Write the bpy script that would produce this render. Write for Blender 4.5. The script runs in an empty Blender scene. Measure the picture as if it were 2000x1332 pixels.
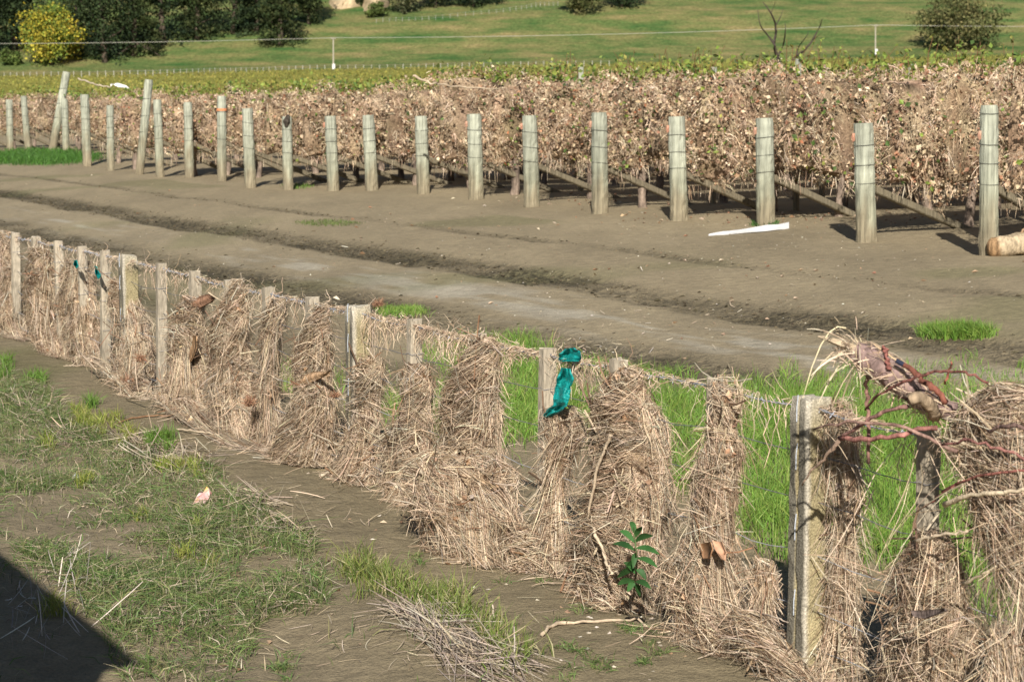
import bpy, math, random
import numpy as np

random.seed(7)
rng = np.random.default_rng(11)
PI = math.pi
scene = bpy.context.scene
COL = scene.collection

# ------------------------------------------------------------------ camera, sky, sun, exposure
CAM_Z = 2.35
FPX = 4000.0                      # focal length in pixels of the 2000 px wide photograph
PITCH = math.atan(466.0 / FPX)    # eye level lies at y = 200
cam_d = bpy.data.cameras.new('camera')
cam = bpy.data.objects.new('camera', cam_d)
COL.objects.link(cam)
cam.location = (0, 0, CAM_Z)
cam.rotation_euler = (PI / 2 - PITCH, 0, 0)
cam_d.sensor_width = 36.0
cam_d.lens = 36.0 * FPX / 2000.0
cam_d.clip_start = 0.1
cam_d.clip_end = 6000
cam_d.dof.use_dof = True
cam_d.dof.focus_distance = 11.5
cam_d.dof.aperture_fstop = 7.1
scene.camera = cam

SUN_EL = math.radians(31)
SUN_TRAVEL = (0.03, 1.0)          # horizontal direction in which shadows fall
world = bpy.data.worlds.new('World')
scene.world = world
world.use_nodes = True
wn = world.node_tree
sky = wn.nodes.new('ShaderNodeTexSky')
sky.sky_type = 'NISHITA'
sky.sun_disc = False
sky.sun_elevation = SUN_EL
sky.sun_rotation = math.atan2(-SUN_TRAVEL[0], -SUN_TRAVEL[1])
sky.air_density = 1.0
sky.dust_density = 0.6
wn.links.new(sky.outputs['Color'], wn.nodes['Background'].inputs['Color'])
wn.nodes['Background'].inputs['Strength'].default_value = 0.05
sun_d = bpy.data.lights.new('sun', 'SUN')
sun_d.energy = 5.0
sun_d.angle = math.radians(0.55)
sun_d.color = (1.0, 0.93, 0.82)
sun = bpy.data.objects.new('sun', sun_d)
COL.objects.link(sun)
_h = math.hypot(*SUN_TRAVEL)
from mathutils import Vector
sun.rotation_euler = Vector((SUN_TRAVEL[0] / _h * math.cos(SUN_EL), SUN_TRAVEL[1] / _h * math.cos(SUN_EL),
                             -math.sin(SUN_EL))).to_track_quat('-Z', 'Y').to_euler()
scene.view_settings.view_transform = 'Standard'
scene.view_settings.look = 'None'
scene.view_settings.exposure = 0.5
scene.view_settings.gamma = 1.0
scene.cycles.max_bounces = 6
scene.cycles.transparent_max_bounces = 8

# ------------------------------------------------------------------ noise and frames
def _hash(ix, iy, iz, s):
    h = (ix * 374761393 + iy * 668265263 + iz * 2147483647 + s * 1274126177) & 0xffffffff
    h = ((h ^ (h >> 13)) * 1274126177) & 0xffffffff
    h = ((h ^ (h >> 16)) * 2246822519) & 0xffffffff
    return ((h ^ (h >> 15)) & 0xffffff) / float(0xffffff)

def noise(x, y, z=0.0, s=0):
    x, y, z = np.broadcast_arrays(np.asarray(x, float), np.asarray(y, float), np.asarray(z, float))
    ix, iy, iz = (np.floor(a).astype(np.int64) for a in (x, y, z))
    fx, fy, fz = x - ix, y - iy, z - iz
    fx, fy, fz = (f * f * (3 - 2 * f) for f in (fx, fy, fz))
    r = 0
    for dx in (0, 1):
        for dy in (0, 1):
            for dz in (0, 1):
                w = (fx if dx else 1 - fx) * (fy if dy else 1 - fy) * (fz if dz else 1 - fz)
                r = r + w * _hash(ix + dx, iy + dy, iz + dz, s)
    return r * 2 - 1

def fbm(x, y, z=0.0, s=0, o=3):
    r, a = 0, 1.0
    for i in range(o):
        r = r + a * noise(np.asarray(x) * 2 ** i, np.asarray(y) * 2 ** i, np.asarray(z) * 2 ** i, s + i)
        a *= 0.5
    return r / 1.75

def sst(a, b, x):
    t = np.clip((np.asarray(x, float) - a) / (b - a), 0, 1)
    return t * t * (3 - 2 * t)

A0 = np.array([1.198, 8.26])            # foot of the nearest concrete post
DU = np.array([-0.4717, 0.8818])        # along the fence, away from the camera
DN = np.array([0.8818, 0.4717])         # across, towards the vineyard

def uv_of(x, y):
    dx, dy = np.asarray(x) - A0[0], np.asarray(y) - A0[1]
    return dx * DU[0] + dy * DU[1], dx * DN[0] + dy * DN[1]

def xy_of(u, v):
    return A0[0] + np.asarray(u) * DU[0] + np.asarray(v) * DN[0], A0[1] + np.asarray(u) * DU[1] + np.asarray(v) * DN[1]

def toe(x):
    return 8.8 + 0.022 * np.clip(x, -220, 220)

def rutmask(u, v):
    """(depth, roughness mask, pale mask) of the wheel tracks"""
    w = 0.18 * noise(u * 0.13, 0, s=3) + 0.06 * noise(u * 0.7, 0, s=5)
    def band(c, h):
        d = (v - c - w) / h
        return np.exp(-d * d * d * d)
    r1, r2, r3 = band(5.75, 0.34), band(3.65, 0.5), band(7.5, 0.13)
    br = .62 + .42 * noise(u * .55, 3.0, s=14) + .25 * noise(u * 1.9, v * 2.0, s=15)
    r1, r2, r3 = r1 * np.clip(br + .2, .5, 1), r2 * np.clip(br + .15, .35, 1), r3 * np.clip(br, 0, 1)
    r4 = band(1.9, 0.35) * 0.5
    pale = np.exp(-((v - 4.7 - w) / 0.5) ** 2)
    return r1, r2, r3, r4, pale

def G(x, y):
    x, y = np.asarray(x, float), np.asarray(y, float)
    u, v = uv_of(x, y)
    z = 0.012 * np.clip(u, 0, 14) * (1 - sst(0, 5, np.abs(v)))
    z = z + 0.74 * sst(-1.0, 10.0, v) ** 1.1
    z = z + 0.10 * sst(9.8, 11.5, v)
    r1, r2, r3, r4, pale = rutmask(u, v)
    near = 1 - sst(40, 90, y)
    z = z + near * (-0.07 * r1 - 0.055 * r2 - 0.03 * r3 - 0.03 * r4)
    z = z + near * (r1 + 0.9 * r2 + 0.5 * r3 + 0.5 * r4) * 0.034 * (noise(u * 7, v * 9, s=21) + .6 * noise(u * 3, v * 4, s=22))
    z = z + 0.035 * fbm(x * 0.5, y * 0.5, s=9) + 0.012 * fbm(x * 2.2, y * 2.2, s=13)
    z = z - 0.05 * sst(-0.4, -1.4, v) + 0.05 * sst(-0.5, -1.2, v) * noise(u * 1.3, v * 1.8, s=31)
    far = sst(90, 380, y) * 0.35 + np.clip((y - 100) / 280, 0, 1) * 0.65
    z = z + far * (toe(x) - 0.8)
    return z

def H(x, y):
    x, y = np.asarray(x, float), np.asarray(y, float)
    d = y - 380
    z = toe(x) + 0.2 * np.clip(d, 0, None) * sst(-10, 60, d) + np.where(d < 0, d * 0.12, 0)
    z = z + sst(0, 40, d) * (1.6 * fbm(x * 0.02, y * 0.02, s=40) + 0.35 * fbm(x * 0.09, y * 0.16, s=44))
    z = z + 0.10 * sst(10, 40, d) * np.sin((z + 1.2 * fbm(x * 0.03, y * 0.03, s=48)) * 5.0)
    return z

CP, SP = math.cos(PITCH), math.sin(PITCH)
def ray(px, py):
    a, b = (px - 1000) / FPX, (666 - py) / FPX
    return np.array([a, CP + b * SP, -SP + b * CP])

def hit(px, py, fn=G, y0=3.0, y1=900.0):
    """point where the line of sight through a spot of the photograph meets the terrain"""
    d = ray(px, py); d = d / d[1]
    ys = np.geomspace(y0, y1, 300)
    pts = d[None, :] * ys[:, None]
    below = (CAM_Z + pts[:, 2]) < fn(pts[:, 0], pts[:, 1])
    i = int(np.argmax(below)) if below.any() else len(ys) - 1
    lo, hi = ys[max(i - 1, 0)], ys[i]
    for _ in range(20):
        m = (lo + hi) / 2
        if CAM_Z + d[2] * m < fn(d[0] * m, m): hi = m
        else: lo = m
    return np.array([d[0] * hi, hi, float(fn(d[0] * hi, hi))])

def hits(px, py, fn=None, y0=6.5, y1=110.0):
    fn = fn or G
    px, py = np.asarray(px, float), np.asarray(py, float)
    a, b = (px - 1000) / FPX, (666 - py) / FPX
    fy = CP + b * SP; dx, dz = a / fy, (-SP + b * CP) / fy
    ys = np.geomspace(y0, y1, 48)
    below = (CAM_Z + dz[:, None] * ys) < fn(dx[:, None] * ys, np.broadcast_to(ys, (len(px), 48)))
    below[:, -1] = True
    i = np.argmax(below, 1); lo, hi = ys[np.maximum(i - 1, 0)], ys[i]
    for _ in range(11):
        m = (lo + hi) / 2; bl = CAM_Z + dz * m < fn(dx * m, m)
        hi = np.where(bl, m, hi); lo = np.where(bl, lo, m)
    return np.stack([dx * hi, hi, fn(dx * hi, hi)], -1)

def atD(px, py, D):
    d = ray(px, py); d = d / d[1] * D
    return np.array([d[0], d[1], CAM_Z + d[2]])

def onfence(px, py, v=0.0):
    """(u, z) on the upright plane parallel to the fence at offset v"""
    d = ray(px, py)
    t = (v - (0 - A0[0]) * DN[0] - (0 - A0[1]) * DN[1]) / (d[0] * DN[0] + d[1] * DN[1])
    p = d * t
    u, _ = uv_of(p[0], p[1])
    return float(u), CAM_Z + p[2], t          # t = depth along the view axis

def fpt(px, py, v=0.0):
    u, z, _ = onfence(px, py, v)
    x, y = xy_of(u, v)
    return np.array([x, y, z])

def proj(P):
    P = np.asarray(P, float)
    x, y, z = P[..., 0], P[..., 1], P[..., 2] - CAM_Z
    dep = y * CP - z * SP
    up = y * SP + z * CP
    return 1000 + FPX * x / dep, 666 - FPX * up / dep

# ------------------------------------------------------------------ mesh helpers
def linked(o, parent=None):
    COL.objects.link(o)
    if parent is not None: o.parent = parent
    return o

def tag(o, label=None, cat=None, group=None, kind=None):
    if label: o['label'] = label
    if cat: o['category'] = cat
    if group: o['group'] = group
    if kind: o['kind'] = kind
    return o

def mesh_data(name, V, quads=None, tris=None, colors=None, smooth=False):
    me = bpy.data.meshes.new(name)
    V = np.asarray(V, np.float32)
    q = np.zeros((0, 4), np.int32) if quads is None else np.asarray(quads, np.int32).reshape(-1, 4)
    t = np.zeros((0, 3), np.int32) if tris is None else np.asarray(tris, np.int32).reshape(-1, 3)
    me.vertices.add(len(V)); me.vertices.foreach_set('co', V.ravel())
    nl = len(q) * 4 + len(t) * 3
    me.loops.add(nl)
    me.loops.foreach_set('vertex_index', np.concatenate([q.ravel(), t.ravel()]).astype(np.int32))
    me.polygons.add(len(q) + len(t))
    st = np.concatenate([np.arange(len(q)) * 4, len(q) * 4 + np.arange(len(t)) * 3]).astype(np.int32)
    me.polygons.foreach_set('loop_start', st)
    me.update(calc_edges=True)
    me.polygons.foreach_set('use_smooth', np.full(len(q) + len(t), bool(smooth)))
    if colors is not None:
        c = np.ones((len(V), 4), np.float32); colors = np.asarray(colors, np.float32); c[:, :colors.shape[1]] = colors
        at = me.color_attributes.new('Col', 'FLOAT_COLOR', 'POINT')
        at.data.foreach_set('color', c.ravel())
    return me

class MB:
    """collects shapes that belong to one part"""
    def __init__(s): s.V, s.Q, s.T, s.C, s.n = [], [], [], [], 0
    def add(s, V, Q=None, T=None, C=(.5, .5, .5)):
        V = np.asarray(V, float).reshape(-1, 3)
        if Q is not None and len(Q): s.Q.append(np.asarray(Q).reshape(-1, 4) + s.n)
        if T is not None and len(T): s.T.append(np.asarray(T).reshape(-1, 3) + s.n)
        C = np.asarray(C, float)
        s.C.append(np.broadcast_to(C, (len(V), 3)) if C.ndim == 1 else C)
        s.V.append(V); s.n += len(V)
        return s
    def build(s, name, mat, parent=None, origin=None, smooth=False, kind=None):
        V = np.concatenate(s.V)
        if parent is not None: off = np.array(parent_loc(parent))
        else: off = np.array(origin if origin is not None else [V[:, 0].mean(), V[:, 1].mean(), V[:, 2].min()])
        me = mesh_data(name, V - off, np.concatenate(s.Q) if s.Q else None, np.concatenate(s.T) if s.T else None,
                       np.concatenate(s.C), smooth)
        me.materials.append(mat)
        o = linked(bpy.data.objects.new(name, me), parent)
        if parent is None: o.location = off
        if kind: o['kind'] = kind
        return o

def parent_loc(p):
    l = np.zeros(3)
    while p is not None:
        l = l + np.array(p.location); p = p.parent
    return l

def empty(name, loc):
    o = bpy.data.objects.new(name, None)
    o.location = [float(a) for a in loc]; o.empty_display_size = 0.1
    return linked(o)

def unit(a):
    a = np.asarray(a, float)
    return a / np.maximum(np.linalg.norm(a, axis=-1, keepdims=True), 1e-9)

def ribbons(mb, P, width, col, taper=0.35, roll=None):
    """P (n,k,3) paths -> thin flat blades; width (n,), col (n,3)"""
    n, k, _ = P.shape
    T = np.empty_like(P)
    T[:, 1:-1] = P[:, 2:] - P[:, :-2]; T[:, 0] = P[:, 1] - P[:, 0]; T[:, -1] = P[:, -1] - P[:, -2]
    T = unit(T)
    R = rng.normal(size=(n, 1, 3)) if roll is None else roll[:, None, :]
    S = unit(np.cross(T, np.broadcast_to(R, T.shape)))
    prof = np.ones(k); prof[-1] = taper; prof[0] = max(taper, .7)
    w = np.asarray(width).reshape(-1, 1, 1) * prof.reshape(1, k, 1) * 0.5
    V = np.stack([P - S * w, P + S * w], axis=2).reshape(-1, 3)
    base = (np.arange(n) * k * 2)[:, None] + (np.arange(k - 1) * 2)[None, :]
    Q = np.stack([base, base + 1, base + 3, base + 2], -1).reshape(-1, 4)
    mb.add(V, Q, None, np.repeat(np.asarray(col, float).reshape(n, 3), k * 2, axis=0))

def tube(mb, path, rad, sides=6, col=(.5, .5, .5), cap=True, phase=0.0, jit=0.0):
    P = np.asarray(path, float); k = len(P)
    rad = np.broadcast_to(np.asarray(rad, float), (k,))
    T = np.empty_like(P)
    if k > 2: T[1:-1] = P[2:] - P[:-2]
    T[0] = P[1] - P[0]; T[-1] = P[-1] - P[-2]
    T = unit(T)
    ref = np.array([0.3, 0.2, 1.0]) if abs(T[0][2]) < 0.9 else np.array([1.0, 0.2, 0.0])
    S = unit(np.cross(T, ref)); B = np.cross(T, S)
    a = np.arange(sides) * 2 * PI / sides + phase
    rr = rad[:, None] * (1 + jit * rng.normal(size=(k, sides)))
    V = P[:, None, :] + rr[..., None] * (np.cos(a)[None, :, None] * S[:, None, :] + np.sin(a)[None, :, None] * B[:, None, :])
    i = np.arange(k - 1)[:, None] * sides; j = np.arange(sides)[None, :]
    Q = np.stack([i + j, i + (j + 1) % sides, i + sides + (j + 1) % sides, i + sides + j], -1).reshape(-1, 4)
    V = V.reshape(-1, 3); Tt = []
    if cap:
        V = np.vstack([V, P[0], P[-1]])
        c0, c1 = k * sides, k * sides + 1
        Tt = [(c0, (q + 1) % sides, q) for q in range(sides)] + [(c1, (k - 1) * sides + q, (k - 1) * sides + (q + 1) % sides) for q in range(sides)]
    C = np.asarray(col, float)
    if C.ndim == 2:
        C = np.repeat(C, sides, axis=0)
        if cap: C = np.vstack([C, C[0], C[-1]])
    mb.add(V, Q, Tt, C)

def box(mb, c, ex, ey, ez, col=(.5, .5, .5), bevel=0.0, ends=(1, 1)):
    """box from centre c and half-axis vectors; a bevel chamfers the four edges along ez"""
    c, ex, ey, ez = (np.asarray(a, float) for a in (c, ex, ey, ez))
    lx, ly = np.linalg.norm(ex), np.linalg.norm(ey)
    b = min(bevel, lx * .6, ly * .6)
    fx, fy = (1 - b / lx), (1 - b / ly)
    ring = [(-1, -fy), (-fx, -1), (fx, -1), (1, -fy), (1, fy), (fx, 1), (-fx, 1), (-1, fy)] if b > 0 else [(-1, -1), (1, -1), (1, 1), (-1, 1)]
    m = len(ring)
    V = [c + s * ez + p[0] * ex * e + p[1] * ey * e for s, e in ((-1, ends[0]), (1, ends[1])) for p in ring]
    Q = [(i, (i + 1) % m, m + (i + 1) % m, m + i) for i in range(m)]
    V += [c - ez, c + ez]
    T = [(2 * m, (i + 1) % m, i) for i in range(m)] + [(2 * m + 1, m + i, m + (i + 1) % m) for i in range(m)]
    mb.add(V, Q, T, col)

def curve(pts, n=12):
    """smooth path through control points"""
    P = np.asarray(pts, float); k = len(P)
    if k == 2: return P[0] + np.linspace(0, 1, n)[:, None] * (P[1] - P[0])
    E = np.vstack([2 * P[0] - P[1], P, 2 * P[-1] - P[-2]])
    t = np.linspace(0, k - 1 - 1e-6, n); i = t.astype(int); f = (t - i)[:, None]
    a, b, c, d = E[i], E[i + 1], E[i + 2], E[i + 3]
    return .5 * (2 * b + (c - a) * f + (2 * a - 5 * b + 4 * c - d) * f * f + (3 * b - a - 3 * c + d) * f ** 3)

def blades(mb, base, h, wid, col, lean=0.5, k=3, lie=None):
    """upright grass blades from base points"""
    n = len(base)
    a = rng.uniform(0, 2 * PI, n)
    d = np.stack([np.cos(a), np.sin(a), np.zeros(n)], -1)
    if lie is not None: d = unit(d + lie)
    L = np.abs(rng.normal(lean, lean * .5, n))
    t = np.linspace(0, 1, k)
    P = base[:, None, :] + d[:, None, :] * (h * L)[:, None, None] * (t ** 1.8)[None, :, None]
    P[:, :, 2] += h[:, None] * (t - .35 * np.minimum(L, 1.6)[:, None] * t ** 2.4)
    ribbons(mb, P, wid, col, taper=0.12)

def pick(pal, n, jit=0.12):
    pal = np.asarray(pal, float)
    c = pal[rng.integers(0, len(pal), n)]
    return np.clip(c * (1 + jit * rng.normal(size=(n, 1))) * (1 + .03 * rng.normal(size=(n, 3))), .005, .9)

def leaf_cards(mb, C, size, col, up=.0):
    """folded diamond leaves"""
    n = len(C); e = unit(rng.normal(size=(n, 3))); f = unit(np.cross(e, rng.normal(size=(n, 3)))); g_ = np.cross(e, f)
    s = np.asarray(size)[:, None]
    V = np.stack([C - e * s, C - f * s * .7 + g_ * s * .25, C + e * s * .9, C + f * s * .7 + g_ * s * .25], 1).reshape(-1, 3)
    b = np.arange(n) * 4
    T = np.concatenate([np.stack([b, b + 1, b + 2], -1), np.stack([b, b + 2, b + 3], -1)])
    mb.add(V, None, T, np.repeat(np.asarray(col), 4, axis=0))

# ------------------------------------------------------------------ materials
def nodes_of(m):
    m.use_nodes = True
    nt = m.node_tree
    return nt, nt.nodes['Principled BSDF']

def attr_mat(name, rough=0.85, spec=0.2, scale=20.0, lo=0.8, hi=1.2, bump=0.0, bscale=60.0, stretch=(1, 1, 1), trans=0.0, detail=4.0):
    m = bpy.data.materials.new(name)
    nt, bs = nodes_of(m)
    at = nt.nodes.new('ShaderNodeAttribute'); at.attribute_name = 'Col'
    geo = nt.nodes.new('ShaderNodeTexCoord')
    mp = nt.nodes.new('ShaderNodeMapping'); mp.inputs['Scale'].default_value = stretch
    nt.links.new(geo.outputs['Object'], mp.inputs['Vector'])
    nz = nt.nodes.new('ShaderNodeTexNoise'); nz.inputs['Scale'].default_value = scale; nz.inputs['Detail'].default_value = detail
    nt.links.new(mp.outputs[0], nz.inputs['Vector'])
    mr = nt.nodes.new('ShaderNodeMapRange'); mr.inputs['From Min'].default_value = .3; mr.inputs['From Max'].default_value = .7
    mr.inputs['To Min'].default_value = lo; mr.inputs['To Max'].default_value = hi
    nt.links.new(nz.outputs['Fac'], mr.inputs['Value'])
    vm = nt.nodes.new('ShaderNodeVectorMath'); vm.operation = 'SCALE'
    nt.links.new(at.outputs['Color'], vm.inputs[0]); nt.links.new(mr.outputs[0], vm.inputs['Scale'])
    nt.links.new(vm.outputs[0], bs.inputs['Base Color'])
    bs.inputs['Roughness'].default_value = rough
    bs.inputs['Specular IOR Level'].default_value = spec
    if bump > 0:
        n2 = nt.nodes.new('ShaderNodeTexNoise'); n2.inputs['Scale'].default_value = bscale; n2.inputs['Detail'].default_value = 5
        nt.links.new(mp.outputs[0], n2.inputs['Vector'])
        bp = nt.nodes.new('ShaderNodeBump'); bp.inputs['Strength'].default_value = bump; bp.inputs['Distance'].default_value = .02
        nt.links.new(n2.outputs['Fac'], bp.inputs['Height']); nt.links.new(bp.outputs[0], bs.inputs['Normal'])
    if trans > 0:
        tr = nt.nodes.new('ShaderNodeBsdfTranslucent')
        nt.links.new(vm.outputs[0], tr.inputs['Color'])
        mx = nt.nodes.new('ShaderNodeMixShader'); mx.inputs[0].default_value = trans
        out = nt.nodes['Material Output']
        nt.links.new(bs.outputs[0], mx.inputs[1]); nt.links.new(tr.outputs[0], mx.inputs[2])
        nt.links.new(mx.outputs[0], out.inputs['Surface'])
    return m

M_STRAW = attr_mat('dry_straw', .8, .25, 30, .85, 1.15)
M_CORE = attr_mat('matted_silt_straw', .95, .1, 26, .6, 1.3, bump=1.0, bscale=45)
M_GRASS = attr_mat('grass', .55, .35, 9, .8, 1.2, trans=.22)
M_LEAF = attr_mat('leaves', .6, .3, 9, .75, 1.25, trans=.2)
M_TREE = attr_mat('tree_foliage', .75, .15, .5, .6, 1.4, trans=.12)
M_BARK = attr_mat('bark', .85, .2, 34, .5, 1.4, bump=.8, bscale=50, stretch=(1, 1, .35))
M_STICK = attr_mat('stick_wood', .8, .2, 40, .8, 1.2, bump=.3, bscale=90)
M_POST = attr_mat('treated_timber', .85, .15, 30, .62, 1.25, bump=.8, bscale=60, stretch=(1, 1, .08))
M_CONC = attr_mat('weathered_concrete', .9, .15, 110, .6, 1.35, bump=.5, bscale=140)
M_BATT = attr_mat('weathered_batten', .88, .15, 60, .7, 1.22, bump=.4, bscale=90, stretch=(1, 1, .25))
M_WIRE = attr_mat('galvanised_wire', .5, .5, 60, .7, 1.2)
M_ROCK = attr_mat('sandstone', .9, .1, .35, .7, 1.25, bump=.8, bscale=.8)
M_LITTER = attr_mat('litter', .7, .2, 50, .85, 1.15)
M_WHITE = attr_mat('white_board', .5, .3, 25, .92, 1.05)
M_CLOD = attr_mat('mud_clods', .95, .1, 60, .75, 1.2)

def plastic_mat():
    m = bpy.data.materials.new('teal_film')
    nt, bs = nodes_of(m)
    nz = nt.nodes.new('ShaderNodeTexNoise'); nz.inputs['Scale'].default_value = 30
    cr = nt.nodes.new('ShaderNodeValToRGB')
    cr.color_ramp.elements[0].color = (.0, .27, .26, 1); cr.color_ramp.elements[1].color = (.03, .58, .56, 1)
    cr.color_ramp.elements[0].position = .35; cr.color_ramp.elements[1].position = .65
    nt.links.new(nz.outputs['Fac'], cr.inputs['Fac']); nt.links.new(cr.outputs[0], bs.inputs['Base Color'])
    bs.inputs['Roughness'].default_value = .42
    tr = nt.nodes.new('ShaderNodeBsdfTranslucent'); nt.links.new(cr.outputs[0], tr.inputs['Color'])
    mx = nt.nodes.new('ShaderNodeMixShader'); mx.inputs[0].default_value = .45
    nt.links.new(bs.outputs[0], mx.inputs[1]); nt.links.new(tr.outputs[0], mx.inputs[2])
    nt.links.new(mx.outputs[0], nt.nodes['Material Output'].inputs['Surface'])
    return m
M_TEAL = plastic_mat()

def ground_mat():
    m = bpy.data.materials.new('silt_ground')
    nt, bs = nodes_of(m)
    L = nt.links.new
    at = nt.nodes.new('ShaderNodeAttribute'); at.attribute_name = 'Col'
    tc = nt.nodes.new('ShaderNodeTexCoord')
    def nz(scale, detail=5, rough=.6, stretch=None):
        n = nt.nodes.new('ShaderNodeTexNoise'); n.inputs['Scale'].default_value = scale
        n.inputs['Detail'].default_value = detail; n.inputs['Roughness'].default_value = rough
        if stretch:
            mp = nt.nodes.new('ShaderNodeMapping'); mp.inputs['Scale'].default_value = stretch
            mp.inputs['Rotation'].default_value = (0, 0, -0.49)
            L(tc.outputs['Object'], mp.inputs['Vector']); L(mp.outputs[0], n.inputs['Vector'])
        else: L(tc.outputs['Object'], n.inputs['Vector'])
        return n
    def mrange(src, a, b, c, d):
        r = nt.nodes.new('ShaderNodeMapRange')
        for k, v in zip(('From Min', 'From Max', 'To Min', 'To Max'), (a, b, c, d)): r.inputs[k].default_value = v
        L(src, r.inputs['Value']); return r.outputs[0]
    def mul(a, b):
        r = nt.nodes.new('ShaderNodeMath'); r.operation = 'MULTIPLY'; L(a, r.inputs[0]); L(b, r.inputs[1]); return r.outputs[0]
    fine, mid, big = nz(70), nz(9, 6, .65), nz(1.1, 4, .6, (1, .3, 1))
    f = mul(mul(mrange(fine.outputs['Fac'], .3, .7, .78, 1.2), mrange(mid.outputs['Fac'], .3, .7, .82, 1.16)),
            mrange(big.outputs['Fac'], .3, .7, .88, 1.12))
    vm = nt.nodes.new('ShaderNodeVectorMath'); vm.operation = 'SCALE'
    L(at.outputs['Color'], vm.inputs[0]); L(f, vm.inputs['Scale'])
    crumb = nz(15, 4, .7, (1, .55, 1))
    cm = mul(mrange(crumb.outputs['Fac'], .45, .58, 0, .72), at.outputs['Alpha'])
    mixd = nt.nodes.new('ShaderNodeMix'); mixd.data_type = 'RGBA'
    L(cm, mixd.inputs[0]); L(vm.outputs[0], mixd.inputs[6]); mixd.inputs[7].default_value = (.05, .042, .027, 1)
    L(mixd.outputs[2], bs.inputs['Base Color'])
    bs.inputs['Roughness'].default_value = .9; bs.inputs['Specular IOR Level'].default_value = .2
    ad = nt.nodes.new('ShaderNodeMath'); ad.operation = 'ADD'
    ad2 = nt.nodes.new('ShaderNodeMath'); ad2.operation = 'ADD'
    L(mrange(fine.outputs['Fac'], 0, 1, 0, .35), ad2.inputs[0]); L(mul(mrange(crumb.outputs['Fac'], .3, .7, 2.2, 0), at.outputs['Alpha']), ad2.inputs[1])
    L(ad2.outputs[0], ad.inputs[0]); L(mid.outputs['Fac'], ad.inputs[1])
    bp = nt.nodes.new('ShaderNodeBump'); bp.inputs['Strength'].default_value = .8; bp.inputs['Distance'].default_value = .045
    L(ad.outputs[0], bp.inputs['Height']); L(bp.outputs[0], bs.inputs['Normal'])
    return m

def hill_mat():
    m = bpy.data.materials.new('hill_pasture')
    nt, bs = nodes_of(m)
    L = nt.links.new
    tc = nt.nodes.new('ShaderNodeTexCoord')
    mp = nt.nodes.new('ShaderNodeMapping'); mp.inputs['Scale'].default_value = (.075, .13, .3)
    L(tc.outputs['Object'], mp.inputs['Vector'])
    n1 = nt.nodes.new('ShaderNodeTexNoise'); n1.inputs['Scale'].default_value = 1.0; n1.inputs['Detail'].default_value = 8; n1.inputs['Roughness'].default_value = .68
    L(mp.outputs[0], n1.inputs['Vector'])
    n2 = nt.nodes.new('ShaderNodeTexNoise'); n2.inputs['Scale'].default_value = 1.6; n2.inputs['Detail'].default_value = 5; n2.inputs['Roughness'].default_value = .7
    L(tc.outputs['Object'], n2.inputs['Vector'])
    cr = nt.nodes.new('ShaderNodeValToRGB')
    e = cr.color_ramp.elements
    e[0].position = .33; e[0].color = (.05, .125, .033, 1)
    e[1].position = .68; e[1].color = (.31, .25, .115, 1)
    a = e.new(.45); a.color = (.125, .172, .055, 1)
    b = e.new(.56); b.color = (.205, .205, .078, 1)
    L(n1.outputs['Fac'], cr.inputs['Fac'])
    mr = nt.nodes.new('ShaderNodeMapRange'); mr.inputs['From Min'].default_value = .3; mr.inputs['From Max'].default_value = .7
    mr.inputs['To Min'].default_value = .5; mr.inputs['To Max'].default_value = 1.35
    L(n2.outputs['Fac'], mr.inputs['Value'])
    vm = nt.nodes.new('ShaderNodeVectorMath'); vm.operation = 'SCALE'
    L(cr.outputs[0], vm.inputs[0]); L(mr.outputs[0], vm.inputs['Scale']); L(vm.outputs[0], bs.inputs['Base Color'])
    bs.inputs['Roughness'].default_value = .95; bs.inputs['Specular IOR Level'].default_value = .1
    bp = nt.nodes.new('ShaderNodeBump'); bp.inputs['Strength'].default_value = .8; bp.inputs['Distance'].default_value = .5
    L(n2.outputs['Fac'], bp.inputs['Height']); L(bp.outputs[0], bs.inputs['Normal'])
    return m

# ------------------------------------------------------------------ the ground sheet
def axis(fine_a, fine_b, steps, far_a, far_b, grow=1.22):
    mid = [fine_a]
    while mid[-1] < fine_b:
        mid.append(mid[-1] + steps((mid[-1])))
    lo, s = [fine_a], steps(fine_a)
    while lo[-1] > far_a: s *= grow; lo.append(lo[-1] - s)
    hi, s = [mid[-1]], steps(mid[-1])
    while hi[-1] < far_b: s *= grow; hi.append(hi[-1] + s)
    return np.array(lo[:0:-1] + mid + hi[1:])

us = axis(-3.2, 62, lambda u: .065 + max(u, 0) * .0075, -900, 2500)
vs = axis(-3.6, 12.0, lambda v: .058, -2200, 2200)
UU, VV = np.meshgrid(us, vs, indexing='ij')
gx, gy = xy_of(UU, VV)
gz = G(gx, gy)
gz = np.where(gy > 392, np.minimum(gz, toe(gx) - 2 - (gy - 392) * .002), gz)
r1, r2, r3, r4, pale = rutmask(UU, VV)
silt = np.array([.295, .243, .157])
dampc = np.array([.135, .113, .068]); palec = np.array([.42, .385, .31]); greenc = np.array([.10, .125, .035])
patch = fbm(gx * .8, gy * .8, s=60); patch2 = fbm(UU * .35, VV * 1.1, s=64)
damp = np.clip((1.15 * r1 + 1.0 * r2 + .4 * r3 + .6 * r4) * (.75 + .5 * noise(UU * 3, VV * 4, s=66)), 0, 1)
damp = np.clip(damp + .35 * sst(.1, .6, fbm(UU * .5, VV * 1.6, s=70)) * (VV > .2) * (VV < 3.2), 0, .95)
c = silt[None, None, :] * (1 + .10 * patch[..., None])
c = c + (dampc - c) * damp[..., None] * .95
pm = np.clip(pale * (.07 + .9 * sst(.12, .36, .6 * patch2 + .6 * fbm(UU * 1.1, VV * 7, s=72))), 0, 1) * (gy < 45)
c = c + (palec - c) * (pm * .75)[..., None]
strip = np.exp(-((VV + .1) / 1.3) ** 4) * .55
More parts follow.
